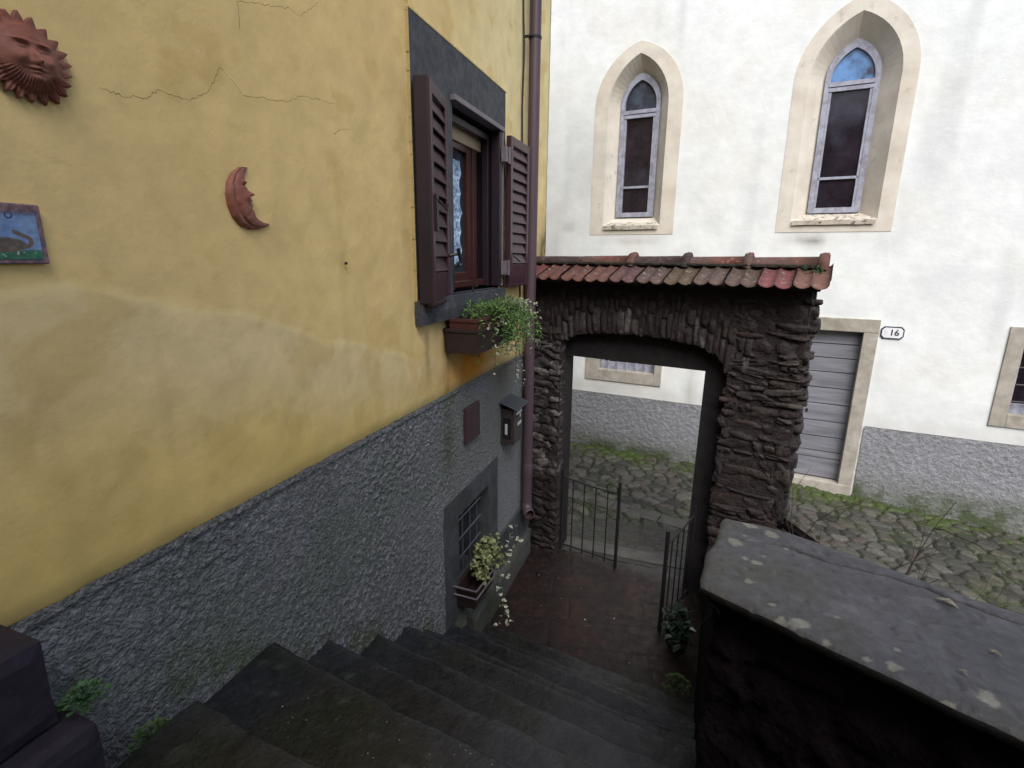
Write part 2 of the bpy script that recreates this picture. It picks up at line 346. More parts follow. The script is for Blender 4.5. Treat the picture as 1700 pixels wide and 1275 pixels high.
up = mix(up, (.80, .70, .40), sst(Yg, 2.2, 4.0) * sst(Zg, 2.8, 3.8) * .9)  # brighter light toward the window painted into the plaster colour
up = mix(up, (.67, .51, .25), sst(fbm(Yg, Zg, 1.3, 4), .55, .75) * .35)
lo = mix((.74, .54, .165), (.77, .565, .155), fbm(Yg, Zg, 3, 3)); lo = mix(lo, (.745, .60, .25), sst(tz - Zg, .50, .12) * (.7 + .3 * fbm(Yg, Zg, 2.5, 5)))
lo = mix(lo, (.50, .37, .08), sst(Zg, 2.35, 2.05) * .6 * fbm(Yg, Zg, 5, 2))
lo = lo * np.array([1, 1, 1.35])
c = mix(lo, up, sst(Zg - tz, -.012, .012))
edge = np.exp(-((Zg - tz) / .010) ** 2) * (Yg < 2.4); c = mix(c, (.80, .68, .34), edge * .4)
# blotchy old repairs
c = mix(c, (.60, .42, .15), sst(fbm(Yg, Zg, 6, 6), .62, .72) * .4)
c = mix(c, (.40, .30, .13), sst(vn(Yg * 9, Zg * .9, 1.6, 5), .78, .97) * .14 * sst(Zg, 4.6, 2.2))     # faint runs
# orange stain and grime under the flower trough / sill
def blob(y, z, sy, sz): return np.exp(-((Yg - y) / sy) ** 2 - ((Zg - z) / sz) ** 2)
c = mix(c, (.58, .25, .035), np.clip(blob(3.15, 2.15, .38, .16) * 1.1 * (.6 + .8 * fbm(Yg, Zg, 6, 1)), 0, 1))
c = mix(c, (.13, .11, .05), np.clip(np.exp(-((Yg - 2.78) / .045) ** 2) * sst(Zg, 2.5, 2.3) * .8 * fbm(Yg * 4, Zg, 4, 2) * 1.6, 0, 1))
c = mix(c, (.2, .16, .07), np.clip(np.exp(-((Yg - 2.55) / .03) ** 2) * sst(Zg, 2.5, 2.4) * sst(Zg, 2.1, 2.3) * .5, 0, 1))
c = mix(c, (.09, .09, .05), np.clip(sst(Yg, 4.55, 4.93) * sst(Zg, 3.4, 2.9) * fbm(Yg, Zg, 9, 3) * 1.6, 0, .9))
c = mix(c, (.20, .17, .07), sst(Zg, 2.09, 2.035) * .55)
c = mix(c, (.16, .15, .06), sst(Yg, 4.91, 4.945) * .5)
Xg = XW + .010 * (fbm(Yg, Zg, 1.6, 2) - .5) + .004 * sst(Zg - tz, .012, -.012) * (fbm(Yg, Zg, 7, 4)) + .003 * fbm(Yg, Zg, 14, 5)
ym = (ys[:-1] + ys[1:]) / 2; zm = (zs[:-1] + zs[1:]) / 2
keep = ~((ym[:, None] > WY0) & (ym[:, None] < WY1) & (zm[None] > WZ0) & (zm[None] < WZ1))
c = c * .95
wall = MB().grid(np.stack([Xg, Yg, Zg], -1), c, keep)
wall.box(-7, XW - .02, 4.90, 4.955, -.5, 6.6, col=(.5, .38, .15))
wall.build('wall', 'yellow', yh, smooth=True)
# cracks in the plaster
def crack(pts, w=.0011):
    P = []; crk = MB()
    for (a, b), (a2, b2) in zip(pts[:-1], pts[1:]):
        n = 9
        for i in range(n): f = i / n; P.append((a + (a2 - a) * f + random.uniform(-.0025, .0025), b + (b2 - b) * f + random.uniform(-.004, .004)))
    P.append(pts[-1])
    for p, q in zip(P[:-1], P[1:]):
        d = Vector((q[0] - p[0], q[1] - p[1])); d.normalize(); nn = Vector((-d.y, d.x)) * w * random.uniform(.35, 1)
        x = XW + .0125
        crk.add([(x, p[0] - nn.x, p[1] - nn.y), (x, q[0] - nn.x, q[1] - nn.y), (x, q[0] + nn.x, q[1] + nn.y), (x, p[0] + nn.x, p[1] + nn.y)], [(0, 1, 2, 3)], (.22, .17, .08))
    crk.build('plaster_crack', 'yellow', yh)
crack([(.961, 3.239), (1.009, 3.232), (1.08, 3.246), (1.11, 3.273), (1.195, 3.268), (1.268, 3.308), (1.321, 3.39), (1.402, 3.339), (1.584, 3.365), (1.662, 3.404), (1.846, 3.427)])
crack([(1.416, 3.6), (1.54, 3.638), (1.638, 3.667), (1.695, 3.666), (1.798, 3.749)]); crack([(1.83, 3.315), (1.88, 3.34), (1.935, 3.353)], .0012)
crack([(1.413, 3.53), (1.413, 3.6)], .001)
MB().tube([(XW + .01, 1.855, 2.822), (XW + .018, 1.855, 2.822)], .006, 8).build('nail', 'black', yh)
# rough grey base coat
def roughcoat(ys, zs, xfun, colfun, keepf, name, m, parent, P3):
    Yg, Zg = np.meshgrid(ys, zs, indexing='ij')
    d = xfun(Yg, Zg); c = colfun(Yg, Zg)
    ym = (ys[:-1] + ys[1:]) / 2; zm = (zs[:-1] + zs[1:]) / 2
    return MB().grid(P3(Yg, Zg, d), c, keepf(ym[:, None], zm[None])).build(name, m, parent, smooth=True)
def rdisp(Y, Z):
    a = fbm(Y + Z * .2, Z - Y * .1, 62, 1, 2); b = fbm(Y, Z * 1.2, 90, 3, 2)
    amp = .35 + .65 * sst(fbm(Y, Z, 1.6, 4), .35, .6) ; amp = amp * (1 - .55 * sst(Y, 2.3, 3.0))
    return .008 + amp * (.008 * sst(a, .40, .75) + .004 * (b - .3)) * sst(2.035 - Z, .0, .03)
def rcol(Y, Z):
    a = sst(fbm(Y + Z * .2, Z - Y * .1, 62, 1, 2), .33, .70)
    c = mix((.105, .112, .118), (.20, .21, .225), a * .6 + .4 * fbm(Y, Z, 4, 2))
    c = mix(c, (.20, .208, .225), sst(Y, 2.3, 2.9) * .5)
    g = sst(fbm(Y, Z, 1.8, 6), .45, .62) * sst(Z, .9, 1.6) * .55; c = mix(c, (.12, .135, .105), g * .7)
    c = mix(c, (.055, .065, .04), np.clip(np.exp(-((Y - 2.78) / .09) ** 2) * sst(Z, 1.2, 1.9) * 1.3 * fbm(Y, Z, 8, 3), 0, 1))
    c = mix(c, (.12, .115, .07), np.exp(-((Y - 3.75) / .25) ** 2) * sst(Z, 1.7, 2.0) * .7)
    c = mix(c, (.07, .09, .03), sst(fbm(Y, Z, 6, 5), .5, .65) * sst(Z - (2.1 - .62 * Y), .25, .0) * .6)
    c = mix(c, (.15, .15, .14), sst(Z, 2.0, 2.03) * .6)
    return c
ys = np.concatenate([np.linspace(-3, .35, 12), np.arange(.37, 4.58, .0065)]); zs = np.arange(-.12, 2.04, .0065); zs[-1] = 2.034
zs[np.argmin(abs(zs - 1.293))] = 1.293; zs[np.argmin(abs(zs - .453))] = .453; ys[np.argmin(abs(ys - 2.68))] = 2.68; ys[np.argmin(abs(ys - 3.65))] = 3.65
roughcoat(ys, zs, rdisp, rcol, lambda y, z: ~((y > 2.68) & (y < 3.65) & (z > .453) & (z < 1.293)), 'rough_base', 'rough', yh,
          lambda Y, Z, d: np.stack([XW + d + .006 * (Z > 2.0), Y, Z + (Z > 2.02) * .012 * (fbm(Y, Z * 0, 14, 2) - .4)], -1))
# curb at wall foot
rb('base_curb', XW, -1.325, 3.02, 4.45, -.1, .25, 'curb', yh, .004, .04, .01, 4)
MB().box(XW, XW + .03, 3.66, 4.50, .245, .56).build('dark_skirting', 'slate2', yh, bevel=.006)

# window stone band (painted dark), in four butting pieces
def frame_ring(mbn, m, parent, Y0, Y1, Z0, Z1, y0, y1, z0, z1, x0, x1, bevel=.003, jag=0):
    b = MB(); b.box(x0, x1, Y0, y0, Z0, Z1); b.box(x0, x1, y1, Y1, Z0, Z1); b.box(x0, x1, y0, y1, z1, Z1); b.box(x0, x1, y0, y1, Z0, z0)
    return b.build(mbn, m, parent, bevel=bevel)
win = frame_ring('window_surround', 'slate', yh, 2.436, 3.765, 2.635, 3.985, WY0, WY1, WZ0 + .006, WZ1, XW - .03, XW + .017)
rb('window_sill', XW - .06, XW + .055, 2.425, 3.70, 2.49, 2.632, 'slate', yh, .002, .05, .004, 5)
# chipped plaster rim along the surround
b = MB()
for a0, a1, ax in ((2.43, 3.77, 'h'), (2.55, 3.985, 'l'), (2.9, 3.985, 'r')):
    t = a0
    while t < a1:
        w = random.uniform(.02, .06); h = random.uniform(.004, .013)
        if ax == 'h': b.box(XW, XW + .020, t, t + w, 3.985, 3.985 + h, col=(.5, .42, .22))
        elif ax == 'l': b.box(XW, XW + .018, 2.436 - h * .6, 2.436, t, t + w, col=(.45, .36, .17))
        else: b.box(XW, XW + .018, 3.765, 3.765 + h * .6, t, t + w, col=(.48, .33, .12))
        t += w
b.build('chipped_plaster_rim', 'yellow', yh, bevel=.003)
# window itself
wn = MB(); wn.box(XW - .35, XW, WY0 - .02, WY0, WZ0, WZ1); wn.box(XW - .35, XW - .005, WY1, WY1 + .02, WZ0, WZ1); wn.box(XW - .35, XW, WY0, WY1, WZ1, WZ1 + .02); wn.box(XW - .35, XW, WY0, WY1, WZ0 - .02, WZ0)
win = wn.build('window', 'plumd', yh)
b = MB()
# outer shutter frame around the opening (plum-grey profile)
b.box(XW - .03, XW + .050, WY0, WY1 + .02, WZ1 - .002, WZ1 + .028)
b.box(XW + .030, XW + .046, WY1 - .012, WY1 + .004, WZ0 + .02, WZ1 - .002); b.build('shutter_frame', 'plumg', win, bevel=.004)
for q in ((XW - .03, XW + .04, WY1 - .055, WY1 - .0125), (XW - .03, XW + .016, WY0, WY0 + .03)): MB().box(*q, WZ0 + .02, WZ1 - .0025).build('shutter_jamb', 'plumd', win, bevel=.006)
b = MB(); b.box(XW - .085, XW - .04, WY1 - .085, WY1, WZ0 + .02, WZ1 - .03); b.box(XW - .085, XW - .04, WY0, WY0 + .04, WZ0 + .02, WZ1 - .03)
b.box(XW - .085, XW - .04, WY0 + .04, WY1 - .085, WZ1 - .07, WZ1 - .03); b.build('inner_frame', 'plumd', win, bevel=.004)
b = MB(); b.box(XW - .15, XW - .10, WY0 + .03, WY1 - .05, 3.565, 3.655); b.build('roller_box', 'box', win, bevel=.004)
b = MB()
for y0, y1 in ((3.372, 3.435), (3.435, 3.50), (2.90, 2.96)): b.box(XW - .16, XW - .105 + (.012 if y0 == 3.435 else 0), y0, y1, 2.70, 3.56)
b.box(XW - .16, XW - .105, 2.96, 3.372, 2.69, 2.755); b.box(XW - .16, XW - .105, 2.96, 3.372, 3.52, 3.56); b.box(XW - .16, XW - .07, 2.90, WY1, 2.655, 2.70)
b.build('casement', 'wood', win, bevel=.006)
MB().box(XW - .139, XW - .135, 2.96, 3.372, 2.755, 3.52).build('pane', 'glassw', win)
# lace curtain: scalloped sheet in front half of the glass
n, m = 120, 60
V, U = np.meshgrid(np.linspace(2.80, 3.46, n), np.linspace(3.04, 3.34, m), indexing='ij')
hem = 3.335 - .028 * np.abs(np.sin(V * 26)) - .02 * np.abs(np.sin(V * 11))
U2 = 3.04 + (U - 3.04) / .30 * (hem - 3.04)
P = np.stack([XW - .128 + .006 * np.sin(U * 150), U2, V], -1)
lc = mix((.16, .25, .38), (.42, .55, .74), sst(fbm(U2, V, 60, 2), .36, .62)); lc = mix(lc, (.58, .68, .80), sst((hem - U2), .03, .01))
MB().grid(P, lc).build('lace_curtain', 'lace', win, smooth=True)
b = MB(); b.tube([(XW + .02, 3.16, 2.635), (XW + .02, 3.16, 2.66), (XW + .05, 3.16, 2.672)], .008, 6); b.build('shutter_stop', 'black', win)

def shutter(y0, x0, y1, x1, z0, z1, nsl, name, label, second=True, flip=1):
    """leaf from hinge (y0,x0) to free edge (y1,x1); louvres inside"""
    d = Vector((x1 - x0, y1 - y0, 0)); w = d.length; d.normalize(); nrm = Vector((-d.y, d.x, 0))
    if nrm.x < 0: nrm = -nrm
    def T(a, t, z): p = Vector((x0, y0, 0)) + d * a + nrm * t; return (p.x, p.y, z)
    th = .038; b = MB(); sw = .046
    b.box(0, sw, 0, th, z0, z1, T); b.box(w - sw, w, 0, th, z0, z1, T); b.box(sw, w - sw, 0, th, z1 - .06, z1, T); b.box(sw, w - sw, 0, th, z0, z0 + .02, T)
    b.box(sw, w - sw, .004, th - .006, z0 + .02, z0 + .17, T)
    sh = b.build(name, 'plum', yh, bevel=.003, label=label)
    b = MB(); zz0 = z0 + .172; zz1 = z1 - .062; p = (zz1 - zz0) / nsl
    for i in range(nsl):
        za = zz0 + p * i
        b.add([T(sw, .031, za + .002), T(w - sw, .031, za + .002), T(w - sw, .004, za + p * 1.12), T(sw, .004, za + p * 1.12),
               T(sw, .037, za + .006), T(w - sw, .037, za + .006), T(w - sw, .010, za + p * 1.12 + .004), T(sw, .010, za + p * 1.12 + .004)],
              [(0, 1, 2, 3), (7, 6, 5, 4), (0, 4, 5, 1), (2, 6, 7, 3), (1, 5, 6, 2), (0, 3, 7, 4)])
    b.build('louvres', 'plum', sh)
    if second:
        b = MB(); b.box(.0, w * .995, -.046, -.004, z0 + .004, z1 - .002, T); b.box(w - .005, w + .007, -.040, .030, z0 + .01, z1 + .006, T); b.build('folded_leaf', 'plumd', sh, bevel=.004)
    return sh, T, w
shl, TL, wl = shutter(2.80, -1.408, 2.435, -1.321, 2.60, 3.69, 11, 'shutter', 'left louvred plum shutter folded back, double thickness')
b = MB(); b.box(wl - .075, wl - .035, .036, .052, 2.98, 3.16, TL); b.tube([TL(wl - .05, .05, 3.14), TL(wl - .1, .06, 3.12), TL(.14, .06, 3.10), TL(.09, .055, 3.135)], .006, 6); b.build('bolt', 'plumd', shl, bevel=.002)
b = MB(); b.tube([TL(.02, .04, 2.86), TL(.0, .085, 2.87), TL(-.03, .10, 2.85), TL(-.055, .085, 2.87)], .010, 6); b.tube([TL(.0, .07, 2.80), TL(-.01, .10, 2.83), TL(.01, .09, 2.90)], .012, 6); b.build('latch', 'black', shl)
MB().box(wl - .06, wl - .02, -.06, .0, 2.565, 2.602, TL).build('bottom_catch', 'black', shl)
shr, TR, wr = shutter(3.73, XW + .04, 4.15, XW + .045, 2.635, 3.695, 11, 'shutter', 'right louvred plum shutter lying open beside the drainpipe', False)
b = MB(); b.tube([TR(.06, .045, 2.87), TR(.10, .075, 2.83), TR(.15, .075, 2.835)], .008, 6); b.build('latch', 'galv', shr)
for z in (2.78, 3.55):
    b = MB(); b.box(XW + .05, XW + .085, 3.60, 3.64, z - .05, z + .05); b.tube([(XW + .085, 3.67, z - .055), (XW + .085, 3.67, z + .055)], .010, 8); b.box(XW + .05, XW + .082, 3.64, 3.71, z - .035, z - .01); b.build('hinge', 'plumg', shr, bevel=.002)
# drainpipe + cable
b = MB(); px, py = XW + .075, 4.262
b.tube([(px, py, z) for z in (.60, .605, .62, 1.5, 2.5, 3.5, 4.5, 5.5, 6.38, 6.4)], .0455, 20, cap=False)
b.tube([(px, py, .62), (px, py, .60), (px + .004, py - .012, .565), (px + .03, py - .05, .53), (px + .055, py - .085, .53), (px + .056, py - .086, .53)], [.0455, .049, .05, .053, .053, .045], 16, cap=False)
b.tube([(px, py, .84), (px, py, .85), (px, py, 1.0), (px, py, 1.01)], [.0455, .049, .049, .0455], 20, cap=False)
dp = b.build('drainpipe', 'pipe', yh, smooth=True)
for z in (2.38, 4.49): b = MB(); b.tube([(px, py, z - .009), (px, py, z - .008), (px, py, z + .008), (px, py, z + .009)], [.046, .0505, .0505, .046], 20, cap=False); b.box(XW, px, py - .06, py - .035, z - .006, z + .006); b.build('pipe_bracket', 'black', dp)
b = MB()
pts = [(XW + .012 + .004 * math.sin(z * 9), 4.165 + .008 * math.sin(z * 3.3), z) for z in np.arange(2.45, 5.6, .08)]
b.tube(pts, .006, 6); b.tube([(p[0], p[1] + .014, p[2]) for p in pts], .0035, 6); b.build('cable', 'black', yh)
b = MB(); b.tube([(XW + .02, 4.16, 2.46), (XW + .03, 4.0, 2.445), (XW + .02, 3.85, 2.45)], .004, 6).build('cable', 'black', yh)
# basement window
bw = frame_ring('basement_window', 'slate2', yh, 2.68, 3.65, .35, 1.30, 2.90, 3.455, .47, 1.13, XW - .30, XW + .016, .006)
MB().box(XW - .302, XW - .295, 2.85, 3.5, .4, 1.2).build('pane', 'glassw', bw)
b = MB()
for y in (2.93, 3.06, 3.19, 3.32): b.tube([(XW - .035, y, .47), (XW - .035, y, 1.13)], .006, 6)
for z in (.6, .75, .90, 1.05): b.tube([(XW - .03, 2.90, z), (XW - .03, 3.38, z)], .006, 6)
b.build('grille', 'galv', bw)
# roof with eaves and body
b = MB(); b.box(-7, -.75, -2.3, 5.15, 6.6, 6.68); b.build('roof', 'roof', yh)
b = MB()
for y in np.arange(-2.2, 5.1, .45): MB().box(-1.4, -.80, y, y + .08, 6.50, 6.6).build('rafter', 'timber', yh)

b = MB(); b.box(-7, 3.2, -3.6, -2.4, -.5, 6.6, col=(.5, .4, .18)); b.build('added_shade_block', 'yellow', yh)  # unseen block added behind the camera to shade stairs and arch
# =============================================================== WALL ORNAMENTS
def lr(a, b, f): return a + (b - a) * f
def gs(a, b, ca, cb, sa, sb): return np.exp(-((a - ca) / sa) ** 2 - ((b - cb) / sb) ** 2)
def sun_ornament():
    cy, cz = .817, 3.253; nr, nt = 44, 216; th = np.linspace(0, 2 * np.pi, nt, endpoint=False)
    ray = (1 - np.abs(((th * 11 / np.pi + .12 * np.sin(th * 3)) % 1) * 2 - 1)) ** .9; ro = .070 + .022 * ray * (.9 + .1 * np.sin(th * 5))
    rr = np.linspace(0, 1, nr)[:, None]; rad = rr * ro[None]; a = rad * np.cos(th); b = rad * np.sin(th)
    fr = np.hypot(a, b * .93)
    h = .010 + .026 * np.sqrt(np.clip(1 - (fr / .060) ** 2, 0, 1)) + .004 * ray[None] * sst(fr, .06, .066) * (1 - .6 * rr)
    h += .004 * np.exp(-((fr - .059) / .004) ** 2)
    hair = sst(b, -.02, -.035) * sst(fr, .035, .05); h += hair * .0025 * np.sin(th[None] * 60)
    h += .012 * gs(a, b, .002, -.003, .006, .014) + .006 * gs(a, b, .002, -.010, .009, .005)
    for s in (-1, 1):
        h += -.006 * gs(a, b, s * .020 + .002, .017, .011, .006) + .0055 * gs(a, b, s * .020 + .002, .0165, .008, .0035) + .0045 * gs(a, b, s * .021 + .002, .028, .013, .003) + .006 * gs(a, b, s * .027 + .002, -.006, .012, .012)
    h += .005 * gs(a, b, .002, -.022, .013, .003) + .005 * gs(a, b, .002, -.029, .010, .003) - .004 * gs(a, b, .002, -.0255, .014, .0015) + .006 * gs(a, b, .002, -.041, .012, .008)
    h = np.where(fr < .056, .010 + .026 * np.sqrt(np.clip(1 - (fr / .060) ** 2, 0, 1)) + 1.5 * (h - .010 - .026 * np.sqrt(np.clip(1 - (fr / .060) ** 2, 0, 1))), h); h = np.where(rr > .985, 0, h)
    P = np.stack([XW + .004 + h, cy + a, cz + b], -1); P = np.concatenate([P, P[:, :1]], 1)
    mb = MB().grid(P); o = mb.build('sun_ornament', 'terra', smooth=True)
    return tag(o, 'round terracotta sun face with pointed rays hung on the yellow wall', 'wall ornament')
sun_ornament()
def moon_ornament():
    out = [(1.388, 3.125), (1.36, 3.122), (1.325, 3.10), (1.303, 3.07), (1.294, 3.035), (1.297, 3.0), (1.310, 2.968), (1.335, 2.943), (1.37, 2.932), (1.41, 2.935), (1.44, 2.943), (1.459, 2.953)]
    inn = [(1.390, 3.122), (1.377, 3.108), (1.371, 3.09), (1.372, 3.072), (1.370, 3.060), (1.380, 3.050), (1.392, 3.040), (1.381, 3.034), (1.391, 3.024), (1.384, 3.019), (1.390, 3.010), (1.383, 3.002), (1.395, 2.990), (1.398, 2.977), (1.415, 2.965), (1.435, 2.958), (1.460, 2.955)]
    def rs(p, n):
        p = np.array(p); d = np.r_[0, np.cumsum(np.hypot(*np.diff(p, axis=0).T))]; t = np.linspace(0, d[-1], n); return np.stack([np.interp(t, d, p[:, k]) for k in (0, 1)], -1)
    O, I = rs(out, 90), rs(inn, 90); m = 40; f = np.linspace(0, 1, m)[None, :, None]; Q = O[:, None] * (1 - f) + I[:, None] * f
    t = np.linspace(0, 1, 90)[:, None]; v = f[..., 0]; body = np.sin(np.pi * t) ** .5
    a, b = Q[..., 0], Q[..., 1]; wdt = np.linalg.norm(O - I, axis=1)[:, None] / .08
    h = .004 + .024 * body * np.sqrt(np.clip(1 - (2 * v - 1) ** 2, 0, 1)) * np.clip(wdt, .3, 1) - .006 * np.exp(-((v - .24) / .05) ** 2) * body
    h0 = h.copy(); h += .007 * gs(a, b, 1.384, 3.042, .010, .008) - .005 * gs(a, b, 1.362, 3.064, .009, .006) + .005 * gs(a, b, 1.361, 3.060, .008, .0035) + .005 * gs(a, b, 1.362, 3.076, .012, .003) + .005 * gs(a, b, 1.355, 3.03, .012, .012) - .004 * gs(a, b, 1.382, 3.017, .008, .0015)
    h = h0 + 1.8 * (h - h0); h = np.where((v < .001) | (v > .999), 0, h)
    o = MB().grid(np.stack([XW + .004 + h, a, b], -1)).build('moon_ornament', 'terra', smooth=True)
    tag(o, 'terracotta crescent moon with a sleeping profile face on the yellow wall', 'wall ornament')
moon_ornament()
pt = thing('painted_tile', 'ceramic tile painted with a tailed brown animal under blue sky, left edge of wall', 'ceramic tile', (XW, .69, 2.89))
b = MB(); Ta = lambda y, z, d: (XW + d, y, z)
ty0, ty1, tz0, tz1 = .600, .783, 2.827, 2.953
MB().box(XW + .002, XW + .018, ty0, ty1, tz0, tz1).build('frame', 'tileframe', pt, bevel=.003)
n = 150; Yp, Zp = np.meshgrid(np.linspace(ty0 + .012, ty1 - .012, n), np.linspace(tz0 + .010, tz1 - .018, n), indexing='ij')
cc = mix((.10, .19, .42), (.22, .33, .52), fbm(Yp, Zp, 60, 2))
gr = sst(Zp + .006 * fbm(Yp, Zp, 120, 1) + .15 * (ty1 - Yp) * 0, 2.862, 2.856); cc = mix(cc, mix((.02, .10, .07), (.05, .19, .11), fbm(Yp, Zp, 150, 3)), gr)
cc = mix(cc, (.45, .5, .48), gr * sst(vn(Yp, Zp, 260, 4), .84, .9))
body = sst(((Yp - .700) / .046) ** 2 + ((Zp - 2.867) / .016) ** 2, 1.1, .85)
for i, (a, z) in enumerate([(.740, 2.863), (.746, 2.864), (.751, 2.868), (.754, 2.873), (.753, 2.879), (.748, 2.883), (.742, 2.886), (.736, 2.889), (.731, 2.892), (.727, 2.894)]):
    body = np.maximum(body, sst(np.hypot(Yp - a, Zp - z), .0052, .004))
cc = mix(cc, mix((.09, .075, .07), (.15, .11, .09), vn(Yp, Zp, 200, 1)), body)
cc = mix(cc, (.03, .04, .12), sst(abs(np.hypot(Yp - .722, Zp - 2.928) - .006), .0022, .0012)); cc = mix(cc, (.08, .06, .12), sst(Zp, 2.925, 2.933) * .7)
MB().grid(np.stack([XW + .0195 + 0 * Yp, Yp, Zp], -1), cc).build('painting', 'tilepic', pt)

pq = thing('metal_plaque', 'small dark rectangular plaque fixed to the rough grey base', 'plaque', (XW, 3.115, 1.74))
MB().box(XW + .014, XW + .035, 3.0, 3.235, 1.62, 1.87).build('plate', 'plaque', pq, bevel=.004)
b = MB()
for i in range(11): b.box(XW + .035, XW + .0365, 3.02, 3.215 - .05 * random.random(), 1.84 - i * .019 - .004, 1.84 - i * .019, col=(.5,) * 3)
b.box(XW + .035, XW + .038, 3.006, 3.229, 1.862, 1.866); b.box(XW + .035, XW + .038, 3.006, 3.229, 1.624, 1.628)
b.build('relief_lines', 'mailb', pq)
ml = thing('mailbox', 'small metal mailbox with slanted lead roof beside the drainpipe', 'mailbox', (XW, 3.83, 1.35))
MB().box(XW + .012, -1.275, 3.72, 3.93, 1.375, 1.675).build('body', 'mailb', ml, bevel=.004)
b = MB(); b.add([(XW, 3.675, 1.735), (XW, 3.975, 1.735), (-1.235, 3.975, 1.68), (-1.235, 3.675, 1.68), (XW, 3.675, 1.742), (XW, 3.975, 1.742), (-1.235, 3.975, 1.687), (-1.235, 3.675, 1.687)], [(3, 2, 1, 0), (4, 5, 6, 7), (0, 1, 5, 4), (2, 3, 7, 6), (1, 2, 6, 5), (3, 0, 4, 7)]); b.build('roof', 'galv', ml, bevel=.002)
MB().box(-1.275, -1.272, 3.76, 3.91, 1.60, 1.655).box(XW + .03, -1.30, 3.717, 3.720, 1.42, 1.60).build('window_slot', 'dark', ml)
for q in ((-1.2722, -1.270, 3.765, 3.90, 1.615, 1.64), (-1.2722, -1.270, 3.85, 3.875, 1.58, 1.612), (-1.2722, -1.270, 3.80, 3.89, 1.52, 1.545), (XW + .05, -1.33, 3.714, 3.7168, 1.46, 1.55)): MB().box(*q).build('paper_label', 'paper', ml)

# =============================================================== PLANTS
def leaf(mb, p, d, up, L, Wd, c1, c2, fold=.25):
    """pointed oval leaf, centre colour c1, rim colour c2"""
    d = d.normalized(); s = d.cross(up); s = s.normalized() if s.length > 1e-4 else Vector((1, 0, 0)); n = s.cross(d)
    V = [p, p + d * L * .3 + s * Wd * .42 + n * fold * Wd, p + d * L * .65 + s * Wd * .45 + n * fold * Wd, p + d * L - n * .1 * L, p + d * L * .65 - s * Wd * .45 + n * fold * Wd, p + d * L * .3 - s * Wd * .42 + n * fold * Wd, p + d * L * .45]
    mb.add(V, [(0, 1, 6), (1, 2, 6), (2, 3, 6), (3, 4, 6), (4, 5, 6), (5, 0, 6)], [c2] * 6 + [c1])
def rv(): 
    v = Vector((random.gauss(0, 1), random.gauss(0, 1), random.gauss(0, 1))); return v.normalized()
def jit(c, a=.25): k = random.uniform(1 - a, 1 + a); return (c[0] * k, c[1] * k, c[2] * k)
def sprig(lv, st, p0, pts, r, L, Wd, c1, c2, step=.02, both=True):
    """stem through pts with leaves"""
    P = [Vector(p0)] + [Vector(q) for q in pts]
    fine = []
    for i in range(len(P) - 1):
        a0 = P[max(i - 1, 0)]; a1 = P[i]; a2 = P[i + 1]; a3 = P[min(i + 2, len(P) - 1)]
        for t in np.linspace(0, 1, 6)[:-1]:
            fine.append(.5 * ((2 * a1) + (a2 - a0) * t + (2 * a0 - 5 * a1 + 4 * a2 - a3) * t * t + (3 * a1 - a0 - 3 * a2 + a3) * t ** 3))
    fine.append(P[-1])
    st.tube(fine, [r * (1 - .6 * i / len(fine)) for i in range(len(fine))], 5)
    acc = 0
    for a, b2 in zip(fine[:-1], fine[1:]):
        acc += (b2 - a).length
        while acc > step:
            acc -= step; t = (b2 - a).normalized(); s = rv(); s = (s - t * s.dot(t)).normalized()
            leaf(lv, b2 + s * .002, (t * .35 + s).normalized(), rv() + Vector((0, 0, 1.0)), L * random.uniform(.6, 1.2), Wd * random.uniform(.7, 1.1), jit(c1), jit(c2))
def thinplant(name, label, cat, loc): return thing(name, label, cat, loc)

# window trough
tr = thing('flower_trough', 'brown plastic flower trough on brackets under the shuttered window', 'planter', (-1.28, 3.07, 2.3))
bx = MB(); f = lambda x, y, z: (x, y, z)
def trough(mbn, m, x0, x1, y0, y1, z0, z1, tap, par, wall=.008):
    b = MB(); O = [(x0, y0), (x1, y0), (x1, y1), (x0, y1)]; cx, cyy = (x0 + x1) / 2, (y0 + y1) / 2
    def lp(s, z): return [((x - cx) * (1 - 2 * s / (x1 - x0)) + cx, (y - cyy) * (1 - 2 * s / (y1 - y0)) + cyy, z) for x, y in O]
    R_ = [lp(tap, z0), lp(.0, z1 - .02), lp(-.006, z1 - .02), lp(-.006, z1), lp(wall, z1), lp(wall + .006, z0 + .02)]
    V = [p for r in R_ for p in r]; F = []
    for i in range(5):
        for k in range(4): F.append((i * 4 + k, i * 4 + (k + 1) % 4, i * 4 + 4 + (k + 1) % 4, i * 4 + 4 + k))
    F += [(3, 2, 1, 0), (20, 21, 22, 23)]
    return b.add(V, F).build(mbn, m, par, bevel=.002)
trough('trough', 'terrapot', -1.365, -1.185, 2.76, 3.36, 2.345, 2.50, .015, tr)
trough('holder', 'bracket', -1.388, -1.165, 2.745, 3.375, 2.295, 2.44, .008, tr)
MB().box(-1.355, -1.195, 2.77, 3.35, 2.36, 2.485).build('soil', 'soil', tr)
tp = thing('trailing_plant', 'bushy green trailing plant spilling from the window trough with cream edged tips', 'plant', (-1.27, 3.1, 2.49))
lv, stm, iv = MB(), MB(), MB()
G1, G2 = (.075, .17, .035), (.12, .24, .06); CR = (.42, .45, .33); IVC = (.06, .10, .05)
for i in range(95):
    y = random.uniform(2.88, 3.36); x = random.uniform(-1.34, -1.19); sx = random.uniform(.02, .20); dy = random.gauss(.10, .12)
    hgt = random.uniform(.0, .09); dr = random.uniform(-.02, .22)
    sprig(lv, stm, (x, y, 2.48), [(x + sx * .4, y + dy * .4, 2.50 + hgt), (x + sx * .85, y + dy * .8, 2.48 + hgt * .4 - dr * .35), (x + sx, y + dy, 2.45 - dr)], .0018, .026, .010, G1, G2, .011)
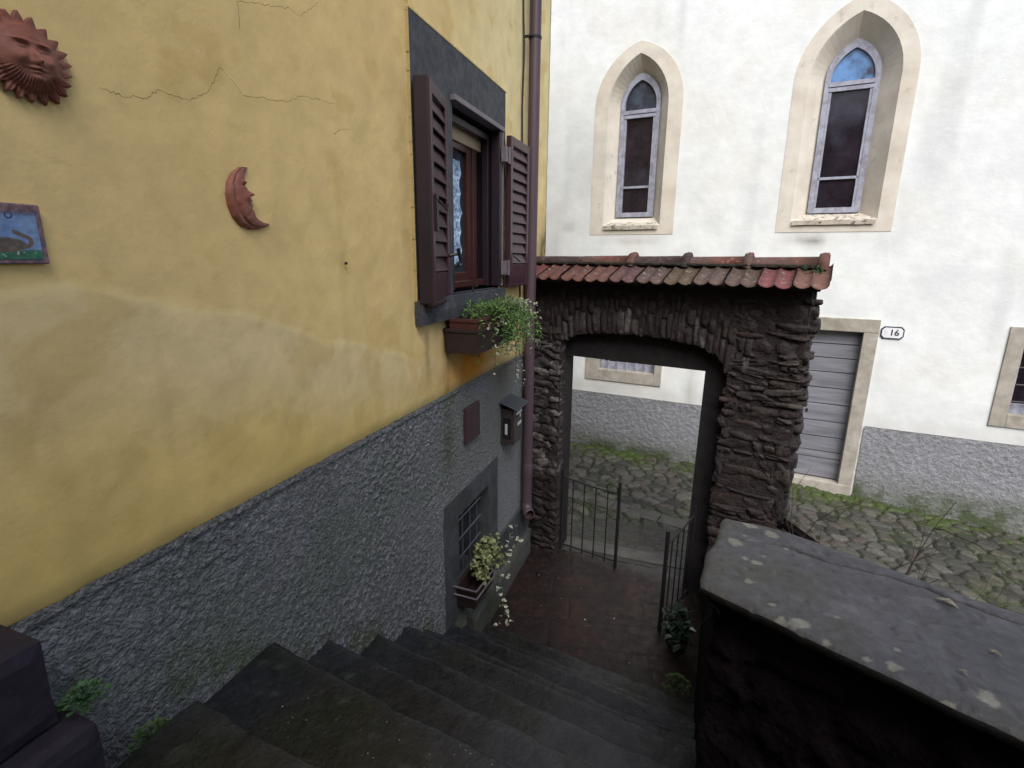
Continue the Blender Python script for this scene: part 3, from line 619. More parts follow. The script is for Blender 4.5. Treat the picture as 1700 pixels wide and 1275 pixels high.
for i in range(62):
    y = random.uniform(3.20, 3.42); x = random.uniform(-1.3, -1.16); dy = random.uniform(.05, .33); sx = random.uniform(.0, .12); dr = random.uniform(-.06, .30)
    sprig(iv, stm, (x, y, 2.48), [(x + sx * .5, y + dy * .5, 2.55), (x + sx * .9, y + dy * .9, 2.53 - dr * .3), (x + sx, y + dy, 2.48 - dr)], .0014, .026, .018, IVC, CR, .028)
for pts in ([(-1.17, 2.86, 2.49), (-1.10, 2.80, 2.42), (-1.09, 2.83, 2.30), (-1.10, 2.80, 2.16)], [(-1.16, 3.0, 2.5), (-1.08, 2.95, 2.47), (-1.06, 2.84, 2.50), (-1.07, 2.78, 2.45), (-1.09, 2.83, 2.40)], [(-1.17, 3.2, 2.45), (-1.1, 3.22, 2.3), (-1.09, 3.2, 2.15), (-1.1, 3.24, 2.03)], [(-1.2, 3.38, 2.4), (-1.17, 3.5, 2.2), (-1.18, 3.62, 2.02), (-1.17, 3.68, 1.88)]):
    sprig(iv, stm, pts[0], pts[1:], .0022, .026, .017, (.09, .11, .08), (.40, .40, .32), .03)
for q in ((3.28, 2.72), (3.34, 2.66), (3.22, 2.62)):
    sprig(iv, stm, (-1.25, 3.25, 2.5), [(-1.24, q[0], lr(2.5, q[1], .6)), (-1.23, q[0] + .02, q[1])], .0014, .020, .010, (.12, .10, .06), (.3, .25, .2), .035)
lv.build('foliage', 'leaf', tp); iv.build('variegated_foliage', 'leaf', tp); stm.build('stem', 'stem', tp)
# basement planter
bp = thing('basement_planter', 'dark trough on an iron rail at the barred basement window', 'planter', (-1.28, 2.98, .55))
trough('trough', 'bracket', -1.39, -1.235, 2.84, 3.18, .47, .62, .012, bp)
b = MB()
for z in (.66, .60): b.tube([(-1.395, 2.80, z), (-1.215, 2.80, z - .005), (-1.205, 3.2, z - .02), (-1.395, 3.2, z)], .006, 6)
b.tube([(-1.205, 3.19, .58), (-1.20, 3.19, .48), (-1.23, 3.2, .44)], .008, 6); b.build('rail', 'plumg', bp)
bq = thing('bushy_plant', 'round leaved yellow green plant in the basement window planter', 'plant', (-1.28, 3.0, .6))
lv, stm, iv = MB(), MB(), MB()
for i in range(75):
    a = rv(); a.z = abs(a.z); e = Vector((-1.235 + a.x * .10, 3.08 + a.y * .17, .66 + a.z * .26)); s = Vector((-1.3, 3.05, .6))
    sprig(lv, stm, s, [s.lerp(e, .5) + Vector((0, 0, .03)), e], .0018, .038, .032, (.13, .17, .06), (.26, .28, .13), .03)
for pts in ([(-1.22, 3.15, .62), (-1.18, 3.3, .66), (-1.2, 3.45, .72), (-1.22, 3.58, .74)], [(-1.22, 3.1, .55), (-1.15, 3.15, .4), (-1.14, 3.13, .27), (-1.16, 3.05, .2)], [(-1.2, 3.15, .56), (-1.16, 3.26, .5), (-1.17, 3.4, .6), (-1.18, 3.6, .62)], [(-1.22, 3.1, .55), (-1.13, 3.1, .36), (-1.1, 3.16, .16)]):
    sprig(iv, stm, pts[0], pts[1:], .002, .038, .028, (.10, .15, .09), (.50, .52, .42), .03)
lv.build('foliage', 'leaf', bq); iv.build('variegated_foliage', 'leaf', bq); stm.build('stem', 'stem', bq)
# glossy potted shrub by right gate leaf
gp = thing('potted_shrub', 'dark glossy leaved shrub in a small pot beside the right gate leaf', 'plant', (.09, 3.5, 0))
b = MB(); pr = [(.06, 0), (.075, .07), (.085, .07), (.085, .09), (.07, .09), (.065, .06)]; n = 20; V = []; F = []
for r_, z in pr: V += [(.10 + r_ * math.cos(k * 2 * math.pi / n), 3.52 + r_ * math.sin(k * 2 * math.pi / n), z) for k in range(n)]
for i in range(len(pr) - 1):
    for k in range(n): F.append((i * n + k, i * n + (k + 1) % n, (i + 1) * n + (k + 1) % n, (i + 1) * n + k))
F += [tuple(range(n))[::-1], tuple(range(5 * n, 6 * n))]; b.add(V, F).build('pot', 'pot', gp, smooth=False)
lv, stm = MB(), MB()
for i in range(38):
    a = rv(); a.z = abs(a.z); e = Vector((.09 + a.x * .11, 3.5 + a.y * .12, .10 + a.z * .28)); s = Vector((.10, 3.52, .09))
    sprig(lv, stm, s, [s.lerp(e, .5) + Vector((0, 0, .02)), e], .003, .085, .045, (.018, .036, .026), (.04, .065, .05), .05)
lv.build('foliage', 'gloss', gp); stm.build('stem', 'stem', gp)
# weeds
def weed(name, label, loc, n, rad, h, L, c1, c2):
    t = thing(name, label, 'weed', loc); lv, stm = MB(), MB(); s = Vector(loc)
    for i in range(n):
        a = rv(); a.z = abs(a.z) * .8 + .2; e = s + Vector((a.x * rad, a.y * rad, a.z * h)); md = s.lerp(e, .5) + Vector((0, 0, .01))
        stm.tube([s, md, e], .0007, 4, col=c1)
        if i % 2: leaf(lv, md + rv() * .006, rv(), Vector((0, 0, 1)), L * .8, L * .6, jit(c1), jit(c1), .1)
        leaf(lv, e, Vector((a.x, a.y, .3)), Vector((0, 0, 1)), L * random.uniform(.6, 1.2), L * .8, jit(c1), jit(c2), .1)
    lv.build('foliage', 'leaf', t); stm.build('stem', 'leaf', t)
weed('weed', 'clump of small round leaved weeds growing on the stone doorstep', (-1.165, .565, 1.905), 70, .035, .035, .014, (.028, .075, .030), (.055, .13, .05))
weed('weed', 'spiky weeds sprouting in the gap between wall and top step', (-1.27, .74, 1.55), 80, .045, .07, .016, (.032, .07, .02), (.065, .12, .03))
weed('weed', 'low weeds at the foot of the parapet corner beside the lowest steps', (.11, 2.9, .22), 60, .07, .07, .022, (.03, .07, .015), (.05, .10, .02))
# bare twigs over the street behind the parapet
bs = thing('bare_shrub', 'leafless brambly twigs arching behind the parapet over the cobbles', 'shrub', (.9, 3.0, .62))
b = MB()
def twig(p, d, L, r, dep):
    pts = [Vector(p)]; dd = Vector(d).normalized(); n = 7
    for i in range(n): dd = (dd + Vector((random.gauss(0, .16), random.gauss(0, .16), random.gauss(0, .13) - .06))).normalized(); pts.append(pts[-1] + dd * L / n)
    b.tube(pts, [r * (1 - .7 * i / n) for i in range(n + 1)], 5)
    if dep:
        for i in (2, 3, 4, 5, 6):
            if random.random() < .75: twig(pts[i], dd + rv() * .8, L * random.uniform(.3, .6), r * .6, dep - 1)
for p, d, L in (((.70, 2.95, .62), (-.25, .1, 1), .56), ((.84, 3.1, .62), (.3, -.1, 1), .5), ((.78, 2.75, .62), (-.05, .1, 1), .52), ((1.0, 2.9, .62), (-.3, .15, 1), .62), ((1.02, 2.85, .62), (.1, .1, 1), .72), ((.98, 2.75, .62), (.25, .1, 1), .50), ((.85, 2.9, .62), (-.1, .2, 1), .5), ((.9, 2.4, .62), (.2, 0, 1), .65), ((.66, 2.6, .62), (-.2, .2, 1), .62)):
    twig(p, d, L * 1.62, .0050, 2)
b.build('branch', 'stem', bs)

# =============================================================== GATEWAY
gw = thing('arched_gateway', 'old rubble stone gateway with low arch and a tiled roof', 'gateway', A(1.1, .15, 0))
SL, SR, SB, SE = .315, 1.73, 1.545, 2.215
archp = [(SL, 2.10), (.36, 2.165), (.48, 2.205), (.70, 2.235), (.97, 2.243), (1.22, 2.235), (1.50, 2.20), (1.64, 2.14), (SR, 2.02)]
b = MB(); Tw = lambda a, c, d: A(a, d, c)
b.prism([(-.02, -.3), (SL, -.3)] + archp + [(SR, -.3), (SE, -.3), (SE, 2.67), (-.02, 2.67)], Tw, .006, .12)
b.build('mortar_core', 'mortar', gw)
b = MB(); b.prism([(-.02, -.3), (SL - .01, -.3), (SL - .01, 1.985), (SB, 1.985), (SB - .008, 1.2), (SB - .012, -.3), (SE + .02, -.3), (SE + .02, 2.67), (-.02, 2.67)], Tw, .121, .30)
b.build('rear_lintel_and_jambs', 'lintel', gw)
# stones
def stone_mesh(b, cx, cz, ct, w, h, dpt, rot, col, amp=.16, sub=5):
    n = sub + 1; lin = np.linspace(-1, 1, n); seed = random.random() * 50
    for ax in range(3):
        o1, o2 = [q for q in range(3) if q != ax]
        for val in (-1, 1):
            a, c = np.meshgrid(lin, lin, indexing='ij'); P = np.zeros(a.shape + (3,)); P[..., o1] = a; P[..., o2] = c; P[..., ax] = val
            if (val > 0) ^ (ax == 1): P = P[:, ::1]
            else: P = P[::-1]
            ln = (np.abs(P) ** 5).sum(-1) ** .2; P = P / ln[..., None]
            q = P * 1.7 + seed; nzv = (vn(q[..., 0] + q[..., 2] * .7, q[..., 1] - q[..., 2] * .5, 1.1, 2) - .5) + .55 * (vn(q[..., 0] * 1.3 + q[..., 2], q[..., 1] + q[..., 2] * 1.1, 2.6, 4) - .5)
            P = P * (1 + amp * 2 * nzv)[..., None]
            s = P[..., 0] * w / 2; t = P[..., 1] * dpt / 2; z = P[..., 2] * h / 2
            s, z = s * math.cos(rot) - z * math.sin(rot) + cx, s * math.sin(rot) + z * math.cos(rot) + cz; t = t + ct
            W3 = np.stack([A0.x + AD.x * s + AN.x * t, A0.y + AD.y * s + AN.y * t, z], -1)
            g = np.asarray(col) * (1 + .5 * (vn(q[..., 0], q[..., 1], 2.5, 3) - .5))[..., None]
            b.grid(W3, g)
PAL = [tuple(v * .46 for v in c_) for c_ in [(.055, .042, .042), (.07, .052, .05), (.045, .038, .040), (.085, .068, .062), (.06, .054, .057), (.10, .084, .078), (.07, .048, .043)]]
PALL = [tuple(v * .55 for v in c_) for c_ in [(.13, .12, .12), (.10, .09, .095), (.17, .155, .15), (.075, .065, .07), (.055, .048, .052)]]
def pick(p): 
    c = random.choice(p); k = random.uniform(.7, 1.25); return tuple(v * k for v in c)
b = MB(); z = -.1
while z < 2.56:                                     # right pier courses
    h = random.choice((random.uniform(.035, .055), random.uniform(.055, .11))) if z > .3 else random.uniform(.05, .1); s = SR - .015 + random.uniform(-.02, .02); lim = SE + random.uniform(-.035, .045)
    while s < lim - .02:
        w = min(random.choice((random.uniform(.05, .12), random.uniform(.12, .34))), lim - s); hs = random.choice((1, 1, .75, 1.5))
        if lim - s - w < .05: w = lim - s
        stone_mesh(b, s + w / 2, z + h / 2 + random.uniform(-.012, .012), .069 - random.uniform(0, .018) - (.012 if random.random() < .12 else 0), w * 1.02, h * 1.0 * hs, .13, random.gauss(0, .07), pick(PAL), .24)
        s += w
    # end faces through the thickness
    stone_mesh(b, SE - .03 + random.uniform(-.01, .03), z + h / 2, .21, .14, h * 1.02, .2, 0, pick(PAL), .16)
    z += h
b.build('right_pier_stones', 'stone', gw, smooth=True)
b = MB(); z = -.1
while z < 2.2:                                     # left pier
    h = random.uniform(.04, .10); s = .02
    while s < SL - .02:
        w = random.uniform(.09, .22); 
        if SL - s - w < .06: w = SL - s
        k = [tuple(v * 1.7 for v in q) for q in PALL] if 0.75 < z < 2.1 else PAL[:4]
        stone_mesh(b, s + w / 2, z + h / 2, .066 - random.uniform(0, .016), w, h * 1.04, .13, random.gauss(0, .1), pick(k), .24); s += w
    z += h
b.build('left_pier_stones', 'stone', gw, smooth=True)
b = MB(); s = .05; ax = np.array([p[0] for p in archp]); az = np.array([p[1] for p in archp])
while s < SR + .12:                                 # voussoirs
    w = random.uniform(.035, .075); zb = np.interp(s + w / 2, ax, az) if s > SL - .05 else 2.13
    h = random.uniform(.13, .24); lean = (s - 1.0) * .10
    stone_mesh(b, s + w / 2, zb + h / 2 + random.uniform(-.012, .006), .064 - random.uniform(0, .022), w * .98, h, .13, -lean, pick(PALL if random.random() < .62 else PAL), .15)
    h2 = random.uniform(.08, .17); z2 = zb + h + h2 / 2
    if z2 + h2 / 2 < 2.62: stone_mesh(b, s + w / 2 + .01, z2, .06 - random.uniform(0, .02), w, h2, .12, -lean * .6, pick(PAL), .15)
    s += w
s = .03
while s < SR + .1:
    w = random.uniform(.08, .2); stone_mesh(b, s + w / 2, 2.55, .065, w, .11, .12, 0, pick(PAL[:3]), .14); s += w
for i in range(14):                                 # infill stones at the right shoulder
    stone_mesh(b, SR + random.uniform(.0, .15), 2.2 + random.uniform(0, .3), .055, random.uniform(.06, .14), random.uniform(.04, .08), .12, random.gauss(-.3, .2), pick(PAL), .16)
b.build('arch_stones', 'stone', gw, smooth=True)
# vines on the pier edge
# tiled roof
b = MB(); b.prism([(-.17, 2.655), (.50, 2.655), (.50, 2.675), (.16, 2.79), (-.19, 2.675)], lambda a, c, d: A(d, a, c), -.02, 2.26); b.build('roof_bed', 'mortar', gw)
b = MB(); nt = 11; tw = 2.335 / nt
for side in (0, 1):
    for i in range(nt):
        s0 = -.02 + i * tw; tilt = random.uniform(-.006, .006); dz = random.uniform(-.004, .004); ext = random.uniform(-.008, .008)
        k = i / nt
        col = (.25, .105, .095) if k < .36 else ((.19, .115, .11) if k < .5 else ((.21, .11, .10) if k < .75 else (.27, .13, .105)))
        col = tuple(v * random.uniform(.8, 1.15) for v in col)
        n = 29; u = np.linspace(0, 1, n); rows = []
        for f, thick in ((0, -.012), (0, 0), (.5, 0), (1, 0)):
            t = (-.225 + ext) * (1 - f) + .145 * f if side == 0 else (.54 - ext) * (1 - f) + .165 * f
            prof = .009 - .023 * np.abs(np.sin(u * np.pi * 2)) ** .75 + .009 * sst(u, .94, 1.0)
            zz = 2.700 + .118 * f + prof + tilt * (u - .5) * 2 + dz + thick
            ss = s0 + u * (tw - .006)
            p = [A(float(q), float(t), float(y)) for q, y in zip(ss, zz)]
            rows.append(p)
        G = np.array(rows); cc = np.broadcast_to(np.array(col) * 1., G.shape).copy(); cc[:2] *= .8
        cc *= (.75 + .5 * np.abs(np.sin(u * np.pi * 2)))[None, :, None] * .5  # highlight along each tile roll painted into the colour
        b.grid(G if side else G[::-1], cc)
b.build('roof_tiles', 'rooft', gw, smooth=True)
def ridge(s0, s1, collar, m):
    b = MB(); rows = []
    prof = [(0, .052), (.5, .055), (.86, .058), (.87, .074), (.93, .082), (.985, .080), (1.0, .066)] if collar else [(0, .048), (.5, .05), (1, .05)]
    for inner in (0, .012):
        G = []
        for f, r in prof:
            s = s0 + (s1 - s0) * f; 
            G.append([A(s, .155 + (r - inner) * 1.15 * math.cos(a), 2.815 + (r - inner) * 1.2 * math.sin(a) - .004) for a in np.linspace(-.15, math.pi + .15, 15)])
        b.grid(np.array(G))
        rows.append(G)
    n = 15                                           # close the open end
    b.grid(np.array([rows[0][-1], rows[1][-1]])); b.grid(np.array([rows[0][0], rows[1][0]]))
    return b.build('ridge_tile', m, gw, smooth=True)
ridge(-.06, .455, False, 'ridged'); ridge(.44, .915, True, 'ridget'); ridge(.90, 1.355, True, 'ridged'); ridge(1.34, 1.80, True, 'ridget'); ridge(1.785, 2.285, True, 'ridget')
mo = MB()
for i in range(60):
    s = i * .0375; stone_mesh(mo, s, 2.815, .085, random.uniform(.04, .1), .02, .05, 0, (.025, .03, .018), .2, 2)
mo.build('ridge_mortar', 'stone', gw, smooth=True)
b = MB()
for i in range(40):
    leaf(b, Vector(A(2.21 + random.uniform(-.06, .05), .05 + random.uniform(-.05, .05), 2.79 + random.uniform(-.01, .02))), rv(), rv(), .03, .02, (.03, .06, .02), (.04, .08, .03))
b.build('moss_tuft', 'leaf', gw)
# threshold
rb('threshold_stone', -1.05, .20, 4.62, 4.82, -.1, .012, 'slab', gw, .003, .05, .006, 3)

# iron gate leaves
def gate(label, H, E, z0, z1, ring, name='iron_gate_leaf'):
    H = Vector(H); E = Vector(E); d = (E - H); w = d.length; d.normalize()
    g = thing(name, label, 'gate', (H.x, H.y, 0), 'pair of wrought iron gate leaves')
    P = lambda a, z: (H.x + d.x * a, H.y + d.y * a, z)
    b = MB(); b.box(w - .026, w, -.013, .013, z0 - .02, z1 + .03, lambda a, t, z: (H.x + d.x * a - d.y * t, H.y + d.y * a + d.x * t, z)); b.build('end_post', 'black', g, bevel=.003)
    b = MB(); b.tube([P(0, z0), P(0, z1 + .02)], .010, 8); b.build('hinge_post', 'black', g)
    topz = lambda a: z1 - .055 - .035 * math.sin(a / w * math.pi * .6) + (.04 * (1 - a / w)) * 0
    b = MB(); b.tube([P(a, topz(a)) for a in np.linspace(0, w - .02, 12)], .009, 6); b.build('top_rail', 'black', g)
    b = MB(); b.tube([P(0, z0 + .05), P(w, z0 + .05)], .009, 6); b.build('bottom_rail', 'black', g)
    nb = 4
    for i in range(nb):
        a = w * (i + 1) / (nb + 1) - .005; b = MB(); b.tube([P(a, z0 + .01), P(a, topz(a))], .0065, 6); b.build('bar', 'black', g)
    if ring:
        b = MB(); c = (w - .085, z1 - .055); b.tube([P(c[0] + .052 * math.cos(t), c[1] + .048 * math.sin(t)) for t in np.linspace(0, 2 * math.pi, 25)], .006, 6, cap=False)
        b.build('ring', 'black', g)
        b = MB(); b.tube([P(a, z1 - .045 + .022 * math.sin(a / w * 3)) for a in np.linspace(0, w - .13, 10)], .003, 5); b.build('scroll_rod', 'black', g)
    return g
hl = A(.335, .10, 0); el = A(.925, .10, 0)
gate('left wrought iron gate leaf with a ring, standing shut across the gateway', hl, (el[0], el[1] - .01, 0), .02, .85, True)
gate('right wrought iron gate leaf swung open toward the stairs beside the shrub', (.165, 4.21, 0), (-.035, 3.68, 0), .02, .84, False)

# =============================================================== PARAPET
PD = Vector((.895, -.446, 0)).normalized(); PN = Vector((-PD.y, PD.x, 0)); PA = Vector((.071, 1.332, 0))
def PP(a, t, z): p = PA + PD * a + PN * t; return (p.x, p.y, z)
pw = thing('parapet_wall', 'dark masonry parapet with a broad lichen spotted stone cap', 'parapet', (PA.x, PA.y, 1.4))
na, nt_ = 440, 120; a = np.linspace(0, 2.6, na); t = np.linspace(0, .43, nt_)
Ag, Tg = np.meshgrid(a, t, indexing='ij')
off = .020 * (vn(Ag, Ag * 0, 3, 1) - .5) + .007 * (vn(Ag, Ag * 0, 17, 2) - .5)
fT = Tg / .43
Tg = fT * (.43 + .05 * sst(Ag, .0, .2))
Te = Tg + off * (1 - fT) ** 2 + (.014 * (vn(Ag, Ag * 0 + 5, 4, 3) - .5)) * fT ** 2
skew = (fT * -.12) * np.exp(-Ag / .4) * 0
Ae = Ag + (.018 * (vn(Tg, Tg * 0, 11, 4) - .5)) * np.exp(-Ag / .05) + np.exp(-Ag / .05) * (.012 * (2 * fT - 1) ** 10) - .118 * fT * (1 - Ag / 2.6)
xw = PA.x + PD.x * Ae + PN.x * Te; yw = PA.y + PD.y * Ae + PN.y * Te
zc = 2.0 + .008 * (fbm(xw, yw, 5, 1) - .5) - .004 * sst(vn(xw, yw, 40, 2), .7, .9)
ed = np.minimum(np.minimum(Ag, Tg), (1 - fT) * .43); zc -= .014 * np.exp(-ed / .009)
ckd = np.abs(Te - np.interp(Ae, [-.1, .012, .09, .216, .346, .438, .497, .631, 2.6], [.28, .313, .366, .376, .415, .426, .418, .421, .41]) - .010 * (vn(Ae, Te * 0, 25, 3) - .5))
ck = np.exp(-(ckd / .0055) ** 2) * sst(Ae, -.04, .10); zc -= .014 * ck
c = mix((.046, .048, .058), (.076, .078, .092), fbm(xw, yw, 8, 2)); c = mix(c, (.10, .103, .115), sst(fbm(xw, yw, 22, 6), .6, .75) * .5); c = mix(c, (.055, .057, .048), sst(fbm(xw, yw, 4, 5), .5, .7) * .7)
c = mix(c, (.10, .095, .06), np.exp(-Ag / .12) * .6 * fbm(xw, yw, 9, 3)); c = mix(c, (.006, .006, .008), np.clip(ck * 1.3, 0, 1) * .95); c = mix(c, (.06, .06, .07), sst(vn(xw, yw, 60, 4), .82, .92) * .6)
lic = [(.208, 1.382, .011), (.237, 1.484, .012), (.266, 1.242, .014), (.309, 1.246, .019), (.255, 1.30, .009), (.414, 1.148, .012), (.479, 1.163, .013), (.185, 1.586, .022), (.297, 1.674, .02), (.627, 1.124, .02), (.431, 1.169, .006), (.33, 1.60, .008), (.26, 1.53, .007), (.5, 1.22, .007), (.36, 1.20, .006), (.40, 1.30, .006), (.29, 1.215, .007), (.22, 1.64, .008), (.24, 1.72, .02), (.21, 1.5, .007), (.7, 1.08, .015), (.55, 1.09, .012)]
for lx, ly, r in lic:
    d = np.hypot(xw - lx, yw - ly) / r + .7 * (vn(xw, yw, 90, 5) - .5); c = mix(c, (.19, .19, .165), sst(d, 1.1, .85) * .8)
top = np.stack([xw, yw, zc], -1)
cp = MB().grid(top, c)
def skirt(edge, ec, ins=None):
    rows = [edge]; e0 = edge.copy(); e0[:, 2] -= .02; rows.append(e0); cen = top.reshape(-1, 3).mean(0); e1 = edge.copy(); e1[:, 2] = 1.955 + .01 * vn(edge[:, 0], edge[:, 1], 30, 1); rows.append(e1)
    if ins is not None: e1[:, 0] += ins[0] * .03; e1[:, 1] += ins[1] * .03
    e2 = e1.copy(); e2[:, 2] = 1.93; rows.append(e2)
    if ins is not None: e2[:, 0] += ins[0] * .03; e2[:, 1] += ins[1] * .03
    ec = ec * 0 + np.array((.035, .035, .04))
    cc = np.stack([ec, ec * .8, ec * .3, ec * .15]); return np.array(rows), cc  # unlit cap side: shade put into the colour, deeper under the lip
for edge, ec, fl, ins in ((top[:, 0], c[:, 0], 0, PN), (top[:, -1], c[:, -1], 1, -PN), (top[0], c[0], 1, PD), (top[-1], c[-1], 0, -PD)):
    r_, k = skirt(edge, ec, ins); cp.grid(r_[::-1] if fl else r_, k[::-1] if fl else k)
cp.build('capstone', 'cap', pw, smooth=True)
b = MB(); n = 150; a = np.linspace(.03, 2.6, n); zz = np.linspace(.9, 1.93, 60); Ag, Zg = np.meshgrid(a, zz, indexing='ij')
dd = .065 + .03 * (fbm(Ag, Zg, 7, 2) - .5) + .02 * sst(fbm(Ag, Zg, 12, 4), .5, .6)
F_ = np.stack([PA.x + PD.x * Ag + PN.x * dd, PA.y + PD.y * Ag + PN.y * dd, Zg], -1); b.grid(F_)
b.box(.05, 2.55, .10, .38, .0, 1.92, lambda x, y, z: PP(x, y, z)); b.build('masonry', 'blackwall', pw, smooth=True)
# side wall down the stairs
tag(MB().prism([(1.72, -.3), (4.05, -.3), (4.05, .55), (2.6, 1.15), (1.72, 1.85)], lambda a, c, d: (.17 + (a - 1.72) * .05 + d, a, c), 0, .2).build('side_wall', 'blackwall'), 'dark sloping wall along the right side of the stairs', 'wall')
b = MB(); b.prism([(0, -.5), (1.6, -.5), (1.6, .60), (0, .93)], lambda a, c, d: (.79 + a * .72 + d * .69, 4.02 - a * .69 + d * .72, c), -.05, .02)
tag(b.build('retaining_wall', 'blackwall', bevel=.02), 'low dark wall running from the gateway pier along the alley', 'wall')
# fallen leaves
def fallen(label, x, y, ang, L):
    b = MB(); d = Vector((math.cos(ang), math.sin(ang), 0)); leaf(b, Vector((x, y, 2.008)), d, Vector((0, 0, 1)), L, L * .32, (.15, .14, .11), (.20, .19, .15), .3)
    leaf(b, Vector((x, y, 2.009)) + d * L * .3, Vector((math.cos(ang + .8), math.sin(ang + .8), .1)), Vector((0, 0, 1)), L * .5, L * .2, (.14, .13, .10), (.19, .18, .14), .3)
    tag(b.build('fallen_leaf', 'leaf'), label, 'leaf')
fallen('long curled brown leaf lying on the parapet cap beside its crack', .655, 1.46, -.55, .052)
fallen('pale crumpled leaf lying near the right end of the parapet cap', .71, 1.265, 2.2, .028)
fallen('thin dark dead leaf near the front edge of the parapet cap', .60, 1.19, -.9, .022)
# scattered petals on steps / yard: countless specks
b = MB()
def speck(x, y, z, r): 
    a = random.random() * 6; b.add([(x + r * math.cos(a + k * 1.57) * (1 if k % 2 else .55), y + r * math.sin(a + k * 1.57) * (1 if k % 2 else .55), z + (r * .3 if k == 0 else 0)) for k in range(4)], [(0, 1, 2, 3)], (.55, .55, .5))
for i in range(26): speck(random.uniform(-1.2, -.4), random.uniform(.95, 1.12), 1.448, random.uniform(.001, .0028))
for i in range(13): speck(random.uniform(-1.3, -.2), random.uniform(3.2, 4.4), .008, random.uniform(.004, .009))
for i in range(70):
    u = random.uniform(-2.3, 3.3); d = random.uniform(.1, .9); p = WU * u + WN * (WD - d); speck(p.x, p.y, float(street_z(p.x, p.y)) + .05, random.uniform(.004, .011))
tag(b.build('petal_litter', 'leaf'), 'tiny pale petals and leaf bits scattered over steps, yard and alley', 'litter', kind='stuff')

b = MB()
for i in range(2600):
    u = random.uniform(-2.5, 3.6); cl = float(fbm(np.array(u), np.array(0.), 2.5, 3)); d = abs(random.gauss(0, .09 + .12 * cl)) + .03
    if -.02 < u < 1.2 and d < .08: continue
    p = WU * u + WN * (WD - d); z = float(street_z(p.x, p.y)) + .02
    a = random.random() * 6.28; h = random.uniform(.012, .045); w_ = random.uniform(.002, .005); k = random.uniform(.7, 1.3)
    b.add([(p.x - w_ * math.cos(a), p.y - w_ * math.sin(a), z), (p.x + w_ * math.cos(a), p.y + w_ * math.sin(a), z), (p.x + random.gauss(0, .012), p.y + random.gauss(0, .012), z + h)], [(0, 1, 2)], (.05 * k, .085 * k, .02 * k))
tag(b.build('grass', 'leaf'), 'short grass and moss along the foot of the white building', 'grass', kind='stuff')
# =============================================================== WHITE BUILDING
wb = thing('white_building', 'white plastered chapel like building with pointed windows across the alley', 'building', W(0, 0))
def arch_loop(cx, hw, z0, zs_, za, n=12):
    """pointed arch outline: bottom-left, up, apex, down; half width hw, springing zs_, apex za"""
    rise = za - zs_; k = (rise * rise - hw * hw) / (2 * hw)          # circle centre offset beyond opposite side
    r = hw + k; pts = [(cx - hw, z0)]
    a1 = math.atan2(rise, k)
    left = [(cx + k - r * math.cos(t), zs_ + r * math.sin(t)) for t in np.linspace(0, a1, n)]
    pts += left; pts += [(2 * cx - x, z) for x, z in left[-2::-1]]; pts.append((cx + hw, z0)); return pts
def seg(p, q, n): return [(lr(p[0], q[0], f), lr(p[1], q[1], f)) for f in np.linspace(0, 1, n)[:-1]]
G = {}
G['w1'] = dict(c=-1.845, out=(.572, 3.18, 4.80, 5.54), ch=(.390, 3.30, 4.80, 5.40), fr=(.255, 3.42, 4.86, 5.21), tz=4.725, mz=3.81, blue=False)
G['w2'] = dict(c=.528, out=(.585, 3.185, 4.82, 5.62), ch=(.435, 3.32, 4.82, 5.46), fr=(.262, 3.41, 4.86, 5.235), tz=4.775, mz=3.80, blue=True)
holes = [arch_loop(g['c'], *g['ch']) for g in G.values()]
holes += [[(.15, -.4), (.15, 2.034), (1.02, 2.034), (1.02, -.4)], [(2.462, 1.232), (2.462, 2.04), (3.15, 2.04), (3.15, 1.232)], [(-2.19, 1.262), (-2.19, 2.1), (-1.375, 2.1), (-1.375, 1.262)]]
verts = []; edges = []
def addloop(lp):
    o = len(verts); n = len(lp); verts.extend([Vector(p) for p in lp]); edges.extend([(o + i, o + (i + 1) % n) for i in range(n)])
for h in holes: addloop(h)
U0, U1, Zb, Zt = -5.5, 5.5, -.4, 7.4
addloop([(U0, Zb), (U1, Zb), (U1, Zt), (U0, Zt)])
def inside(p, lp):
    c_ = False; n = len(lp); j = n - 1
    for i in range(n):
        if (lp[i][1] > p[1]) != (lp[j][1] > p[1]) and p[0] < (lp[j][0] - lp[i][0]) * (p[1] - lp[i][1]) / (lp[j][1] - lp[i][1]) + lp[i][0]: c_ = not c_
        j = i
    return c_
for uu in np.arange(-3.1, 4.0, .06):
    for z_ in np.arange(.5, 6.0, .06): verts.append(Vector((uu + .003, z_ + .002)))
vo, eo, fo, *_ = geometry.delaunay_2d_cdt(verts, edges, [], 0, 1e-5)
fo = [f for f in fo if not any(inside(((vo[f[0]][0] + vo[f[1]][0] + vo[f[2]][0]) / 3, (vo[f[0]][1] + vo[f[1]][1] + vo[f[2]][1]) / 3), h) for h in holes)]
ua = np.array([v[0] for v in vo]); za = np.array([v[1] for v in vo])
c = mix((.76, .80, .81), (.82, .855, .86), fbm(ua, za, 1.1, 2))
c = mix(c, (.60, .63, .65), sst(fbm(ua, za, 2.6, 3), .46, .68) * .30 * sst(za, 5.8, 2.8)); c = mix(c, (.72, .71, .66), sst(fbm(ua, za, 1.7, 6), .5, .7) * .35); c = mix(c, (.52, .55, .56), sst(vn(ua * 7, za * .6, 1, 5), .7, .95) * .35)
c = mix(c, (.60, .60, .58), sst(za, 1.15, .92) * .5)
def bl(u, z, su, sz): return np.exp(-((ua - u) / su) ** 2 - ((za - z) / sz) ** 2)
